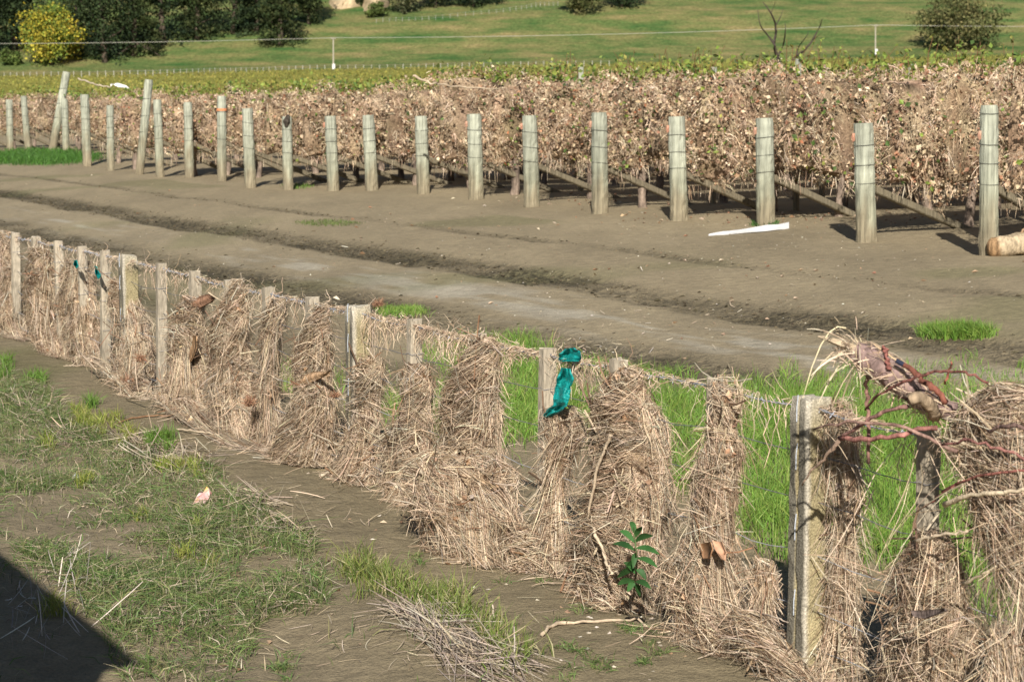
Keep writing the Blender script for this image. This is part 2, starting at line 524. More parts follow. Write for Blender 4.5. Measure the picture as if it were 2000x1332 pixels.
c = c + (np.array([.165, .138, .085]) - c) * (strip * (gy < 60))[..., None]
mud = sst(-.75, -1.6, VV) * .35
c = c + (np.array([.15, .125, .085]) - c) * mud[..., None]
gm = .3 * sst(.25, .55, fbm(gx * .45, gy * .45, s=75)) * (VV > -4) * (VV < 9) * (gy < 60)
c = c + (greenc - c) * gm[..., None]
fm = sst(85, 125, gy)                                            # the far field is under green growth
c = c + (np.array([.22, .22, .045]) - c) * fm[..., None]
ni, nj = UU.shape
idx = np.arange(ni * nj).reshape(ni, nj)
Q = np.stack([idx[:-1, :-1], idx[1:, :-1], idx[1:, 1:], idx[:-1, 1:]], -1).reshape(-1, 4)[:, ::-1]
me = mesh_data('ground', np.stack([gx, gy, gz], -1).reshape(-1, 3), Q, None, np.concatenate([np.clip(c, .01, .9), np.clip(1.1 * r1 + 1.0 * r2 + .6 * r3 + .7 * r4, 0, 1)[..., None] * (gy < 80)[..., None]], -1).reshape(-1, 4), True)
me.materials.append(ground_mat())
ground = linked(bpy.data.objects.new('ground', me)); ground['kind'] = 'structure'

# the hill behind the valley floor
hx = np.linspace(-420, 480, 240); hy = np.concatenate([np.linspace(368, 540, 120), np.linspace(545, 1100, 40)])
HX, HY = np.meshgrid(hx, hy, indexing='ij')
HZ = H(HX, HY)
HZ[:, 0] -= 6
ni, nj = HX.shape
idx = np.arange(ni * nj).reshape(ni, nj)
Q = np.stack([idx[:-1, :-1], idx[1:, :-1], idx[1:, 1:], idx[:-1, 1:]], -1).reshape(-1, 4)
me = mesh_data('hill', np.stack([HX, HY, HZ], -1).reshape(-1, 3), Q, None, None, True)
me.materials.append(hill_mat())
hill = linked(bpy.data.objects.new('hill', me)); hill['kind'] = 'structure'

# ------------------------------------------------------------------ the wire fence
STRAW = [(.58, .45, .325), (.50, .385, .275), (.66, .535, .40), (.42, .31, .215), (.48, .39, .29), (.54, .415, .30), (.33, .23, .15), (.60, .495, .38)]
STRAW_DARK = [(.26, .175, .11), (.19, .125, .08), (.33, .24, .16), (.14, .09, .06)]
STRAW_PALE = [(.55, .45, .32), (.5, .4, .28), (.6, .5, .37)]

fence = empty('wire_fence', (A0[0], A0[1], float(G(*A0))))
tag(fence, 'wire fence with concrete posts, pale battens and barbed top wire, choked with flood debris', 'fence')
tops = {-1: (1815, 836), 0: (1585, 776), 1: (1402, 740), 2: (1208, 703), 3: (1070, 680), 4: (935, 652), 5: (810, 624), 6: (700, 598), 7: (610, 581),
        8: (525, 562), 9: (448, 548), 10: (380, 530), 11: (315, 515), 12: (250, 499), 13: (205, 490), 14: (160, 481), 15: (113, 471), 16: (70, 463), 17: (30, 455)}
U_OF = {}
Z_OF = {}
for k, (px, py) in tops.items():
    u, z, _ = onfence(px, py)
    U_OF[k], Z_OF[k] = u, z
stp = U_OF[1] - U_OF[0]
for k in (-2, -3, -4, -5, -6): U_OF[k], Z_OF[k] = U_OF[-1] + (k + 1) * .72, 1.13
for k in (18, 19, 20, 21, 22): U_OF[k], Z_OF[k] = U_OF[17] + (k - 17) * .72, Z_OF[17] - .01
X3, Y3 = np.array([DU[0], DU[1], 0]), np.array([DN[0], DN[1], 0])
Z3 = np.array([0, 0, 1.0])
def F3(u, v, z):
    x, y = xy_of(u, v)
    return np.stack(np.broadcast_arrays(x, y, z), -1)

def concrete_post(u, ztop, lean=0.0):
    hu, hv = .060, .066
    g = float(G(*xy_of(u, 0)))
    p = MB()
    n = 22
    zs = np.linspace(g - .3, ztop, n)
    # outline with a groove in the face towards the road and chamfered corners
    b = .010
    ring = [(-hu, -hv + .030), (-hu, -hv + b), (-hu + b, -hv), (-.012, -hv), (-.006, -hv + .012), (.006, -hv + .012), (.012, -hv), (hu - b, -hv), (hu, -hv + b), (hu, hv - b), (hu - b, hv), (-hu + b, hv), (-hu, hv - b)]
    m = len(ring)
    V, C = [], []
    for i, z in enumerate(zs):
        f = 1 + .004 * rng.normal()
        if i == n - 1: f = .93
        for (a, c_) in ring:
            jj = .0022 * rng.normal(size=2)
            dz = (.018 * noise(a * 40, c_ * 40 + u, s=2) if i == n - 1 else 0)
            V.append(F3(u + a * f + jj[0], c_ * f + jj[1] + lean * (z - g), z + dz))
            t = (z - g) / (ztop - g)
            lich = .5 + .5 * noise(a * 30 + u, c_ * 30, z * 14, s=4)
            base = np.array([.37, .315, .185]) * (1 - .1 * t)
            if c_ < -hv + .012: base = np.array([.165, .152, .122])
            if a < -hu + .002 and -hv < c_ < -hv + .02: base = np.array([.50, .46, .38])       # the road face carries grey lichen
            base = base * (.75 + .45 * lich)
            base = base + (np.array([.50, .46, .38]) - base) * (sst(.88, 1, t) * .7)
            C.append(base)
    Q = [(i * m + j, i * m + (j + 1) % m, (i + 1) * m + (j + 1) % m, (i + 1) * m + j) for i in range(n - 1) for j in range(m)]
    V.append(F3(u, 0, ztop + .006)); C.append((.5, .46, .38))
    T = [((n - 1) * m + j, (n - 1) * m + (j + 1) % m, n * m) for j in range(m)]
    p.add(np.array(V), Q, T, np.array(C))
    o = p.build('concrete_post', M_CONC, fence)
    for zf in (.28, .55, .8, .97):                                        # staples of wire in the groove
        s = MB(); z = g + zf * (ztop - g)
        tube(s, [F3(u - .004, -hv - .003, z + .05), F3(u, -hv - .006, z), F3(u + .004, -hv - .003, z - .06)], .0022, 5, (.55, .6, .68))
        s.build('wire_tie', M_WIRE, o)
    return o

def batten(u, ztop, k):
    g = float(G(*xy_of(u, 0)))
    hu, hv = .031 + .004 * rng.random(), .036
    p = MB(); n = 12
    zs = np.linspace(g - .25, ztop, n)
    ring = [(-hu, -hv + .005), (-hu + .005, -hv), (hu - .005, -hv), (hu, -hv + .005), (hu, hv - .005), (hu - .005, hv), (-hu + .005, hv), (-hu, hv - .005)]
    m = len(ring); lu, lv = .012 * rng.normal(), .012 * rng.normal()
    V, C = [], []
    tone = np.array([.47, .41, .32]) * (1 + .08 * rng.normal())
    for i, z in enumerate(zs):
        for (a, b) in ring:
            e = .0018 * rng.normal(size=2)
            V.append(F3(u + a + e[0] + lu * (z - ztop), b + e[1] + lv * (z - ztop), z + (.006 * rng.normal() if i == n - 1 else 0)))
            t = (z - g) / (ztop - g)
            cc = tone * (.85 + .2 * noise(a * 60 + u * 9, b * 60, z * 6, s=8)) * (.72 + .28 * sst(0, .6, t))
            C.append(np.clip(cc, .02, .9))
    Q = [(i * m + j, i * m + (j + 1) % m, (i + 1) * m + (j + 1) % m, (i + 1) * m + j) for i in range(n - 1) for j in range(m)]
    V.append(F3(u, 0, ztop + .003)); C.append(tone * 1.1)
    T = [((n - 1) * m + j, (n - 1) * m + (j + 1) % m, n * m) for j in range(m)]
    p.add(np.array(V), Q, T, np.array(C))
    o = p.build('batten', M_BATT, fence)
    for zf in (.36, .6, .82):
        s = MB(); z = g + zf * (ztop - g)
        a = np.linspace(0, 2 * PI, 9)
        tube(s, np.array([F3(u + (hu + .004) * np.sign(np.cos(t + .01)) * min(1, abs(np.cos(t)) * 1.4), (hv + .004) * np.sign(np.sin(t + .01)) * min(1, abs(np.sin(t)) * 1.4), z + .004 * np.sin(3 * t)) for t in a]), .0016, 4, (.3, .3, .32), cap=False)
        s.build('wire_tie', M_WIRE, o)

for k in sorted(U_OF):
    if k % 6 == 0: concrete_post(U_OF[k], Z_OF[k], 0)
    elif k >= -3: batten(U_OF[k], Z_OF[k], k)

def wire_path(drop, n_per=6, sag=.012, v=0.0):
    ks = sorted(U_OF)
    pts = []
    for a, b in zip(ks[:-1], ks[1:]):
        for t in np.linspace(0, 1, n_per, endpoint=False):
            u = U_OF[a] * (1 - t) + U_OF[b] * t
            ztop = Z_OF[a] * (1 - t) + Z_OF[b] * t
            g = float(G(*xy_of(u, 0)))
            z = (ztop - .035 if drop == 0 else g + (ztop - g) * (1 - drop)) - sag * 4 * t * (1 - t) * (1 + .8 * noise(u * 3, drop * 9, s=6))
            pts.append(F3(u, v - .004 * noise(u * 5, drop, s=7), z))
    return np.array(pts)

for drop in (.19, .36, .55, .75, .88):
    w = MB(); P = wire_path(drop, 5, .02)
    tube(w, P, .0021, 5, (.16, .16, .18) if drop < .5 else (.36, .37, .4), cap=False)
    w.build('wire', M_WIRE, fence, smooth=True)
w = MB(); P = curve(wire_path(0, 4), 1200)
T_ = unit(np.gradient(P, axis=0)); S_ = unit(np.cross(T_, Z3)); B_ = np.cross(T_, S_)
ph = np.arange(len(P)) * .75
for off in (0, PI):
    tube(w, P + .0028 * (np.cos(ph + off)[:, None] * S_ + np.sin(ph + off)[:, None] * B_), .0021, 4, (.36, .38, .43), cap=False)
w = w.build('barbed_wire', M_WIRE, fence, smooth=True)
bm = MB()
for i in range(6, len(P) - 6, 5):
    for q in range(2):
        d = unit(rng.normal(size=3)); d = unit(d - T_[i] * d.dot(T_[i]) * .7)
        tube(bm, [P[i] - d * .018, P[i] + d * .018], .0017, 3, (.38, .4, .46), cap=False)
bm.build('barbs', M_WIRE, w, kind='stuff')

# ------------------------------------------------------------------ flood debris caught on the fence
def strands_on(mb, prof, n, vc, fall=0.75, ang=18, dark=.2, length=(.10, .34), wid=(.0015, .0035), fringe=.2, wild=.13, seed=0, grow=1.0):
    """lay straw on the surface of a clump whose outline is prof: rows (z, u centre, half width along u, half depth)"""
    z, uc, a, b = (prof[:, i] for i in range(4))
    K = 5; n = int(n * 1.32)
    seg = np.diff(z); wts = np.abs(seg) * (a[1:] + a[:-1] + b[1:] + b[:-1]); wts /= wts.sum()
    nb = max(6, n // 13)                                  # straws lie in locks that share a direction
    si = rng.choice(len(seg), nb, p=wts)
    z0 = z[si] + seg[si] * rng.random(nb)
    th0 = rng.uniform(0, 2 * PI, nb)
    per = 13
    rep = lambda q: np.repeat(q, per)
    N = nb * per
    slope = ang + 34 * noise(np.cos(th0) * 1.3, np.sin(th0) * 1.3 + z0 * 5, seed, s=80) + 7 * rng.normal(size=nb)
    hf = noise(np.cos(th0) * 1.5 + 7, np.sin(th0) * 1.5, z0 * 4 + seed * 3, s=85) - .55 * np.cos(th0)
    hang = np.where(fringe > .5, rng.random(nb) < fringe, rng.random(nb) < np.where(hf > .32, min(.9, fringe * 3.2), .03))
    slope = np.where(hang, -80 + 14 * rng.normal(size=nb), slope)
    th = rep(th0) + .26 * rng.normal(size=N)
    zz = rep(z0) + .022 * rng.normal(size=N)
    sl = np.radians(rep(slope) + 7 * rng.normal(size=N))
    L = rng.uniform(*length, N) * grow
    hs = rep(hang)
    lift0 = np.abs(rng.normal(0, .007, N)) + rep(np.abs(rng.normal(0, .009, nb)))
    isw = rng.random(N) < wild
    step = L / (K - 1)
    wav = rep(rng.normal(0, .55, nb)); wph = rep(rng.uniform(0, 6.28, nb))
    P = np.empty((N, K, 3))
    curl = rep(rng.normal(0, .16, nb)) + rng.normal(0, .08, N) - np.where(hs, 0, .05)
    droop = np.abs(rng.normal(fall, .3, N))
    flip = np.where(rng.random(N) < .5, 1, -1)
    for i in range(K):
        t = i / (K - 1)
        ai = np.interp(zz, z, a); bi = np.interp(zz, z, b); ui = np.interp(zz, z, uc)
        lump = 1 + .34 * noise(np.cos(th) * 2.2 + seed, np.sin(th) * 2.2, zz * 7, s=82) + .18 * noise(np.cos(th) * 4 + seed, np.sin(th) * 4, zz * 17, s=83)
        lf = lift0 * (1 + 1.2 * abs(2 * t - 1) ** 2) + np.where(isw, .05 * t * t * (1 + rep(rng.random(nb))), 0)
        P[:, i, 0] = ui + (ai * lump + lf) * np.cos(th)
        P[:, i, 1] = vc + (bi * lump + lf) * np.sin(th)
        P[:, i, 2] = zz - droop * L * .5 * np.maximum(t - .45, 0) ** 2 * 2
        r = np.maximum(.5 * (ai + bi) * lump + lf, .02)
        th = th + flip * np.where(hs, .25, 1) * step * np.cos(sl) / r
        zz = zz + step * np.sin(sl) * np.where(hs, 1, np.where(np.sin(th) < .2, -flip * np.sign(np.cos(0)), flip))
        sl = sl + curl * .4 + .35 * wav * np.cos(wph + i * 1.5)
        zz = np.minimum(zz, z[-1] + .01)
    W = F3(P[..., 0], P[..., 1], P[..., 2])
    gl = G(W[..., 0], W[..., 1]) + .006
    W[..., 2] = np.maximum(W[..., 2], gl + .02 * rng.random((N, 1)))
    col = pick(STRAW, N)
    dk = rep(rng.random(nb) < dark)
    col[dk] = pick(STRAW_DARK, int(dk.sum()))
    gy_ = rep(rng.random(nb) < .10)
    col[gy_] = pick([(.36, .32, .255), (.30, .265, .21), (.42, .375, .30)], int(gy_.sum()))
    pl = rng.random(N) < .06
    col[pl] = pick(STRAW_PALE, int(pl.sum()))
    col = col * rep(np.clip(1 + .2 * rng.normal(size=nb), .5, 1.5))[:, None]
    ribbons(mb, W, rng.uniform(*wid, N), np.clip(col, .02, .8), taper=.4)

def outline(rows, vc, depth=1.0):
    out = []
    for (py, xl, xr) in rows:
        u, z, dep = onfence((xl + xr) / 2, py, vc)
        x, y = xy_of(u, vc)
        phi = math.atan2(x, y); r = np.array([math.cos(phi), -math.sin(phi)])
        cu, cv = abs(DU.dot(r)), abs(DN.dot(r))
        W = (xr - xl) / 2 * dep / FPX * (.80 if xl + xr > 1320 else .70)
        b = min(.72 * W, .17) * depth
        a = math.sqrt(max(W * W - (cv * b) ** 2, (.35 * W) ** 2)) / cu
        out.append((z, u, a, b))
    p = np.array(sorted(out))
    return p

def clump(name, rows, label, n=2600, vc=-.05, cat='flood debris', group='debris clumps on the fence', seed=0, core=True, depth=1.0, toground=True, **kw):
    p = outline(rows, vc, depth)
    gz0 = float(G(*xy_of(p[0, 1], vc)))
    if toground: p[0, 0] = min(p[0, 0], gz0 - .02)
    x, y = xy_of(p[0, 1], vc)
    root = empty(name, (x, y, p[0, 0])); tag(root, label, cat, group)
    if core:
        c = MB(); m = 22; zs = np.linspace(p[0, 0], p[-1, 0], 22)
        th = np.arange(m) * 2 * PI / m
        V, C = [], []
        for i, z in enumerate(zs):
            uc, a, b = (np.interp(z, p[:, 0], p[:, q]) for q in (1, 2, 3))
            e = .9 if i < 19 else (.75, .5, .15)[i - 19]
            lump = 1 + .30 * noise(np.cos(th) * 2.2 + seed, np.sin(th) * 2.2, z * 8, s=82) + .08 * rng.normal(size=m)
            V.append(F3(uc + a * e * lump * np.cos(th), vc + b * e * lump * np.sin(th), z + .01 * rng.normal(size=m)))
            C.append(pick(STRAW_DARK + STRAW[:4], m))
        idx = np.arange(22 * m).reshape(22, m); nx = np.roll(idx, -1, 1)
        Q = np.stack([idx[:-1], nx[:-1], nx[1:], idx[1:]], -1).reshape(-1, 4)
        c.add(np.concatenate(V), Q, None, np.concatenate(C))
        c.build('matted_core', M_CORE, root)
    s = MB()
    strands_on(s, p, n, vc, seed=seed, **kw)
    # stalks, twigs and leaf scraps mixed into the straw
    nt_ = max(8, n // 90); zi = rng.uniform(p[0, 0], p[-1, 0], nt_); th = rng.uniform(PI * .9, PI * 2.0, nt_)
    uc, a, b = (np.interp(zi, p[:, 0], p[:, q]) for q in (1, 2, 3))
    c0 = F3(uc + a * 1.02 * np.cos(th), vc + (b + .012) * np.sin(th), zi)
    dr = unit(np.stack([rng.normal(size=nt_), .35 * rng.normal(size=nt_), .8 * rng.normal(size=nt_)], -1)); dr = dr[:, :1] * X3 + dr[:, 1:2] * Y3 + dr[:, 2:] * Z3
    LL = rng.uniform(.08, .36, nt_); tq = np.linspace(-.5, .5, 6); bd = .12 * rng.normal(size=(nt_, 3))
    PP = c0[:, None, :] + dr[:, None, :] * (LL[:, None] * tq)[..., None] + bd[:, None, :] * (LL[:, None] * tq ** 2)[..., None] * 3
    PP[..., 2] = np.maximum(PP[..., 2], G(PP[..., 0], PP[..., 1]) + .01)
    for q in range(nt_):
        cq = pick(STRAW_PALE + STRAW_DARK + [(.3, .17, .1), (.45, .4, .33)], 1)[0]
        tube(s, PP[q], np.linspace(1, .6, 6) * rng.uniform(.0022, .0055), 4, cq, cap=False)
    nf = max(10, n // 40); zi = rng.uniform(p[0, 0], p[-1, 0], nf); th = rng.uniform(PI * .8, PI * 2.1, nf)
    uc, a, b = (np.interp(zi, p[:, 0], p[:, q]) for q in (1, 2, 3))
    cf = F3(uc + (a + .015) * np.cos(th), vc + (b + .015) * np.sin(th), zi); cf[:, 2] = np.maximum(cf[:, 2], G(cf[:, 0], cf[:, 1]) + .012)
    leaf_cards(s, cf, rng.uniform(.008, .024, nf), pick([(.40, .28, .18), (.28, .17, .1), (.5, .4, .3), (.34, .29, .24), (.2, .13, .085)], nf, .2))
    s.build('straw', M_STRAW, root, kind='stuff')
    return root

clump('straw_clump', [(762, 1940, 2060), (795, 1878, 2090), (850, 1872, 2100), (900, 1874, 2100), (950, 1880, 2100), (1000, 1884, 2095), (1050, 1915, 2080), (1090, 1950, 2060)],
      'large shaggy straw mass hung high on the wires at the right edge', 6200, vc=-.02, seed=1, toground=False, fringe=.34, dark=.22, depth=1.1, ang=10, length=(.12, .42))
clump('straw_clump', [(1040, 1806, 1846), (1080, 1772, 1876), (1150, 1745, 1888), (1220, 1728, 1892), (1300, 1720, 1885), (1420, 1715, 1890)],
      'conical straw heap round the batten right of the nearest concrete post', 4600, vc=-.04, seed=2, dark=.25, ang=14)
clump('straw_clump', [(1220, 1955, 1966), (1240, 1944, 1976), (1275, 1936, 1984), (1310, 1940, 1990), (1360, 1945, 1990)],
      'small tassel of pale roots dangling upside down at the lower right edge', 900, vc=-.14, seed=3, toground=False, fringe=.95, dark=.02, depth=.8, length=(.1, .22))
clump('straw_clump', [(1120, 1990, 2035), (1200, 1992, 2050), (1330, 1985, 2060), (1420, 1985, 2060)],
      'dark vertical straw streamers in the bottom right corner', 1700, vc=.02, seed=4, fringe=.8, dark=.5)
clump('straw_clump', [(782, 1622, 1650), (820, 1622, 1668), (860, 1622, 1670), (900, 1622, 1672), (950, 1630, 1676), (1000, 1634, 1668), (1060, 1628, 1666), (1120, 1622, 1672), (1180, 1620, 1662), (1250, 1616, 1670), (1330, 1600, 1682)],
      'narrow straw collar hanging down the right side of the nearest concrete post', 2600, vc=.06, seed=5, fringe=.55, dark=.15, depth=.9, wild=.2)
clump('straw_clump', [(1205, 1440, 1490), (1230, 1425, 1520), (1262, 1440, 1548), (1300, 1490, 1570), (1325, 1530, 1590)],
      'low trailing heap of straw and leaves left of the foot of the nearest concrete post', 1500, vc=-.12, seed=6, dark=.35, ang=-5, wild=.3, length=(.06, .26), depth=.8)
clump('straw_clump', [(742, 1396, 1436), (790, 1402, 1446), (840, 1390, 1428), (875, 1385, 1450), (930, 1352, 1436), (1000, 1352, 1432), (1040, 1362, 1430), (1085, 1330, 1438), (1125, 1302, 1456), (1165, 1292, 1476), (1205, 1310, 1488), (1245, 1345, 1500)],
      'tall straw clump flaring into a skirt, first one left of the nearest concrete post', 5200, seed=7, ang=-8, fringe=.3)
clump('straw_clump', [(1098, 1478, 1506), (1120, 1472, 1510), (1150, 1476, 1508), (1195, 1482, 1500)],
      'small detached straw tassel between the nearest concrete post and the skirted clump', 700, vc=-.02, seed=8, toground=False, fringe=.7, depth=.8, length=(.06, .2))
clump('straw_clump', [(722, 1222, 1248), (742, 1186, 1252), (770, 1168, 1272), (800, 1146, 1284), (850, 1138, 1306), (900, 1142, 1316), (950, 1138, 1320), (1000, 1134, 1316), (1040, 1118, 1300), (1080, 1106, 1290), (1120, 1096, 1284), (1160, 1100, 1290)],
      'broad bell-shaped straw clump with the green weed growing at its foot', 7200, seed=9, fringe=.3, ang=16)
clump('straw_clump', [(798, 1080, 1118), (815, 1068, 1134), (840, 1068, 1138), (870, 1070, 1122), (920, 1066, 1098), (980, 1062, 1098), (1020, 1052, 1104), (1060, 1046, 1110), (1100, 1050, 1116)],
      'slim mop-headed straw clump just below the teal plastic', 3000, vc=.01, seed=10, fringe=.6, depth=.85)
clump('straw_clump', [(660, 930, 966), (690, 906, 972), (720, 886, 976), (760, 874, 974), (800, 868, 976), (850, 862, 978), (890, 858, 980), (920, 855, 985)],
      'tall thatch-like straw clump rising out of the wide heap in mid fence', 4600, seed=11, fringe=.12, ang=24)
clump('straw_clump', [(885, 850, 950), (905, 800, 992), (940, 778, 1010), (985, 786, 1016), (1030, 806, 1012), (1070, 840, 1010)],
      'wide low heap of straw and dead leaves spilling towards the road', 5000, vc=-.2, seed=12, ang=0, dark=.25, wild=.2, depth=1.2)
clump('straw_clump', [(1030, 1000, 1030), (1060, 985, 1050), (1085, 980, 1050)],
      'little drift of straw on the mud between the wide heap and the mop-headed clump', 800, vc=-.12, seed=13, core=False, wild=.3, ang=0)
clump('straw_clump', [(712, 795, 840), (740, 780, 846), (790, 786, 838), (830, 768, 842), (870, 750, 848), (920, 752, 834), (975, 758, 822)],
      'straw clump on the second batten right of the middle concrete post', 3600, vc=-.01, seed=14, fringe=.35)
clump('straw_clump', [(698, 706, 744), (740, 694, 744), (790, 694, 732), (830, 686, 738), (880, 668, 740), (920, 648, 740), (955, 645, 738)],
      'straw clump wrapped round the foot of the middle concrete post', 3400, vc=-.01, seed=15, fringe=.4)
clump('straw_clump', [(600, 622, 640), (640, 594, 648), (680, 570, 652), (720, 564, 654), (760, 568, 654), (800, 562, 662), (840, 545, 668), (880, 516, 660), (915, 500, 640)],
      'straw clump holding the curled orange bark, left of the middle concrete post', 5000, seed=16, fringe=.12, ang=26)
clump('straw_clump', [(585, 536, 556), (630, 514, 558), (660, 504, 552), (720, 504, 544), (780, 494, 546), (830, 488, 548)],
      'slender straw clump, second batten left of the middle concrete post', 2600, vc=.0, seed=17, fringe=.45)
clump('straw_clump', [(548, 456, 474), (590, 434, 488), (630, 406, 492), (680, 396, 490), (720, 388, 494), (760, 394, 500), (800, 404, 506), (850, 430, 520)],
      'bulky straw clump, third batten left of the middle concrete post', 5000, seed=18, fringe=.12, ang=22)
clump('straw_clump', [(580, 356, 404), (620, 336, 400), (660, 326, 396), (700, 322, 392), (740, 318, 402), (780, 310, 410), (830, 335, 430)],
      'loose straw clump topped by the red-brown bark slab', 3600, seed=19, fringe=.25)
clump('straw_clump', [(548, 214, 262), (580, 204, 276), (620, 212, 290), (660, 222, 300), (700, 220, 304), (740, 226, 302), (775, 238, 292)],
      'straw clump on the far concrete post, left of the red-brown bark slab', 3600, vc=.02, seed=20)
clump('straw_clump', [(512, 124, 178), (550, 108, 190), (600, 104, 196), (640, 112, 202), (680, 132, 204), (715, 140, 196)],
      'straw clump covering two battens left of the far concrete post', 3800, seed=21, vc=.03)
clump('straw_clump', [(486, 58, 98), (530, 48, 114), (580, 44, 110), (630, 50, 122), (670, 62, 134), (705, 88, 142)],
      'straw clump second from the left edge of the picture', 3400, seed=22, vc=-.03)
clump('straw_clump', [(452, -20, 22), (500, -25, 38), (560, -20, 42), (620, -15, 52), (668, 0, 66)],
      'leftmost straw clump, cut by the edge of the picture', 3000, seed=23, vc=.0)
clump('straw_clump', [(700, 150, 260), (735, 200, 300), (760, 240, 320)],
      'low straw drift along the ground at the foot of the far concrete post', 620, seed=24, vc=-.1, core=False, wild=.35, ang=25, length=(.06, .3))
clump('straw_clump', [(770, 300, 380), (800, 320, 420), (830, 360, 470), (860, 400, 520), (880, 440, 540)],
      'low straw drift along the ground below the bulky clump', 900, seed=25, vc=-.14, core=False, wild=.35, ang=25, length=(.06, .3))

def fringe(k0, k1, n, label, zdrop=(.04, .28), t=(0, 1)):
    """straws draped over the top wire"""
    s = MB(); K = 6
    tt = rng.uniform(t[0], t[1], n); tt = np.clip(tt + .05 * noise(tt * 14, k0, s=90), 0, 1)
    u = U_OF[k0] * (1 - tt) + U_OF[k1] * tt
    z = Z_OF[k0] * (1 - tt) + Z_OF[k1] * tt - .035
    dens = .55 + .75 * noise(tt * 6, k0 * 3.1, s=91)
    L = rng.uniform(*zdrop, n) * np.clip(dens, .15, 1.4)
    P = np.empty((n, K, 3)); drift = rng.normal(0, .05, n); dv = rng.normal(0, .02, n)
    cu = rng.normal(0, .06, n)
    for i in range(K):
        q = i / (K - 1)
        P[:, i, 0] = u + drift * q + cu * np.sin(q * 4) * .4
        P[:, i, 1] = dv * np.minimum(q * 3, 1) + .012 * rng.normal(size=n)
        P[:, i, 2] = z + .012 * (1 - q) - L * q ** 1.2
    up = rng.random(n) < .12
    P[up, :, 2] = z[up, None] + (np.linspace(0, .6, K)[None, :] ** 1.3) * L[up, None]
    ribbons(s, F3(P[..., 0], P[..., 1], P[..., 2]), rng.uniform(.0016, .004, n), pick(STRAW, n), taper=.4)
    o = s.build('straw_fringe', M_STRAW)
    tag(o, label, 'flood debris', 'straw hanging from the barbed wire', 'thing')

nm = {(-1, 0): 'right of the nearest concrete post', (0, 1): 'just left of the nearest concrete post',
      (1, 2): 'left of the skirted clump', (2, 3): 'between the teal plastic and the bell-shaped clump', (3, 4): 'left of the teal plastic',
      (4, 5): 'over the second batten right of the middle post', (5, 6): 'just right of the middle concrete post', (6, 7): 'just left of the middle concrete post',
      (7, 8): 'between the orange bark clump and the slender clump', (8, 9): 'between the slender clump and the bulky clump', (9, 10): 'right of the red-brown bark slab',
      (10, 11): 'above the red-brown bark slab', (11, 12): 'just right of the far concrete post', (12, 13): 'just left of the far concrete post', (13, 15): 'over the teal scraps at far left',
      (15, 17): 'near the left edge of the picture'}
for (a, b), where in nm.items():
    cnt = {(0, 1): 60, (1, 2): 120, (2, 3): 190, (3, 4): 380, (4, 5): 460, (5, 6): 260, (-1, 0): 120}.get((a, b), 85)
    fringe(a, b, cnt, 'straws hung on the barbed wire ' + where)

# ------------------------------------------------------------------ loose pieces in and on the debris
def stick(pts, r0, r1, label, col=(.42, .34, .25), name='stick', cat='stick', group=None, mat=None, n=16, kink=.003):
    p = curve(pts, n); p[1:-1] += kink * rng.normal(size=(n - 2, 3))
    m = MB(); tube(m, p, np.linspace(r0, r1, n) * (1 + .12 * rng.normal(size=n)), 6, np.clip(np.array(col) * (1 + .12 * rng.normal(size=(n, 1))), .01, .9))
    return tag(m.build(name, mat or M_STICK, smooth=True), label, cat, group)

def gp(px, py, dz=.012): 
    p = hit(px, py); p[2] += dz; return p

stick([fpt(1194, 848, -.2), fpt(1172, 900, -.22), fpt(1158, 960, -.22), fpt(1146, 1015, -.22)], .009, .006, 'pale bent stick leaning on the bell-shaped straw clump', (.46, .37, .27))
stick([fpt(1160, 1030, -.24), fpt(1180, 1085, -.25), fpt(1196, 1120, -.28)], .008, .006, 'short pale stick propped on the bell-shaped clump above its foot', (.55, .45, .33))
stick([gp(1060, 1108, .03), gp(1130, 1118, .03), gp(1200, 1122, .05), gp(1262, 1122, .04)], .013, .009, 'long grey stick lying along the foot of the bell-shaped clump', (.45, .38, .3))
stick([gp(1058, 1244), gp(1085, 1224), gp(1150, 1218), gp(1235, 1214), gp(1266, 1228)], .009, .006, 'crooked pale twig lying on the bare mud right of the flattened stalks', (.5, .4, .29))
stick([fpt(1328, 938, -.12), fpt(1370, 925, -.14), fpt(1425, 905, -.12)], .006, .004, 'thin pale twig poking left from the skirted clump', (.52, .43, .31))
stick([fpt(1845, 985, -.22), fpt(1890, 968, -.25), fpt(1950, 962, -.25), fpt(2010, 955, -.22)], .010, .006, 'smooth cream stick crossing the large straw mass at the right edge', (.6, .5, .36))
stick([fpt(1790, 1056, -.2), fpt(1840, 1044, -.22), fpt(1890, 1036, -.2)], .007, .005, 'thin pale stick below the large straw mass, in front of the batten', (.55, .45, .33))
stick([fpt(1880, 1140, -.2), fpt(1930, 1116, -.22), fpt(1945, 1104, -.22)], .007, .003, 'straight pale stalk sticking up right from the conical heap', (.52, .43, .3))
stick([gp(1395, 1250, .03), gp(1440, 1238, .05), gp(1482, 1228, .08)], .010, .007, 'pale stick on the mud at the foot of the skirted clump', (.55, .46, .35))
stick([gp(232, 828), gp(265, 818), gp(310, 815), gp(352, 818)], .007, .005, 'reddish twig on the mud below the far end of the fence', (.24, .14, .08))
stick([gp(345, 843, .02), gp(380, 850, .03), gp(430, 858, .03)], .007, .004, 'pale twig on the mud at the foot of the bulky clump', (.5, .41, .3))
stick([gp(510, 998, .02), gp(545, 1016, .02), gp(592, 1040, .02)], .014, .009, 'grey stick end on the mud beside the green turf', (.34, .28, .21))
stick([gp(428, 950, .01), gp(470, 958, .01), gp(502, 962, .01)], .006, .004, 'thin pale twig on the mud right of the pink wrapper', (.5, .42, .31))
stick([gp(628, 938, .03), gp(665, 928, .05), gp(705, 912, .09)], .008, .005, 'pale twig at the foot of the middle concrete post', (.52, .44, .33))
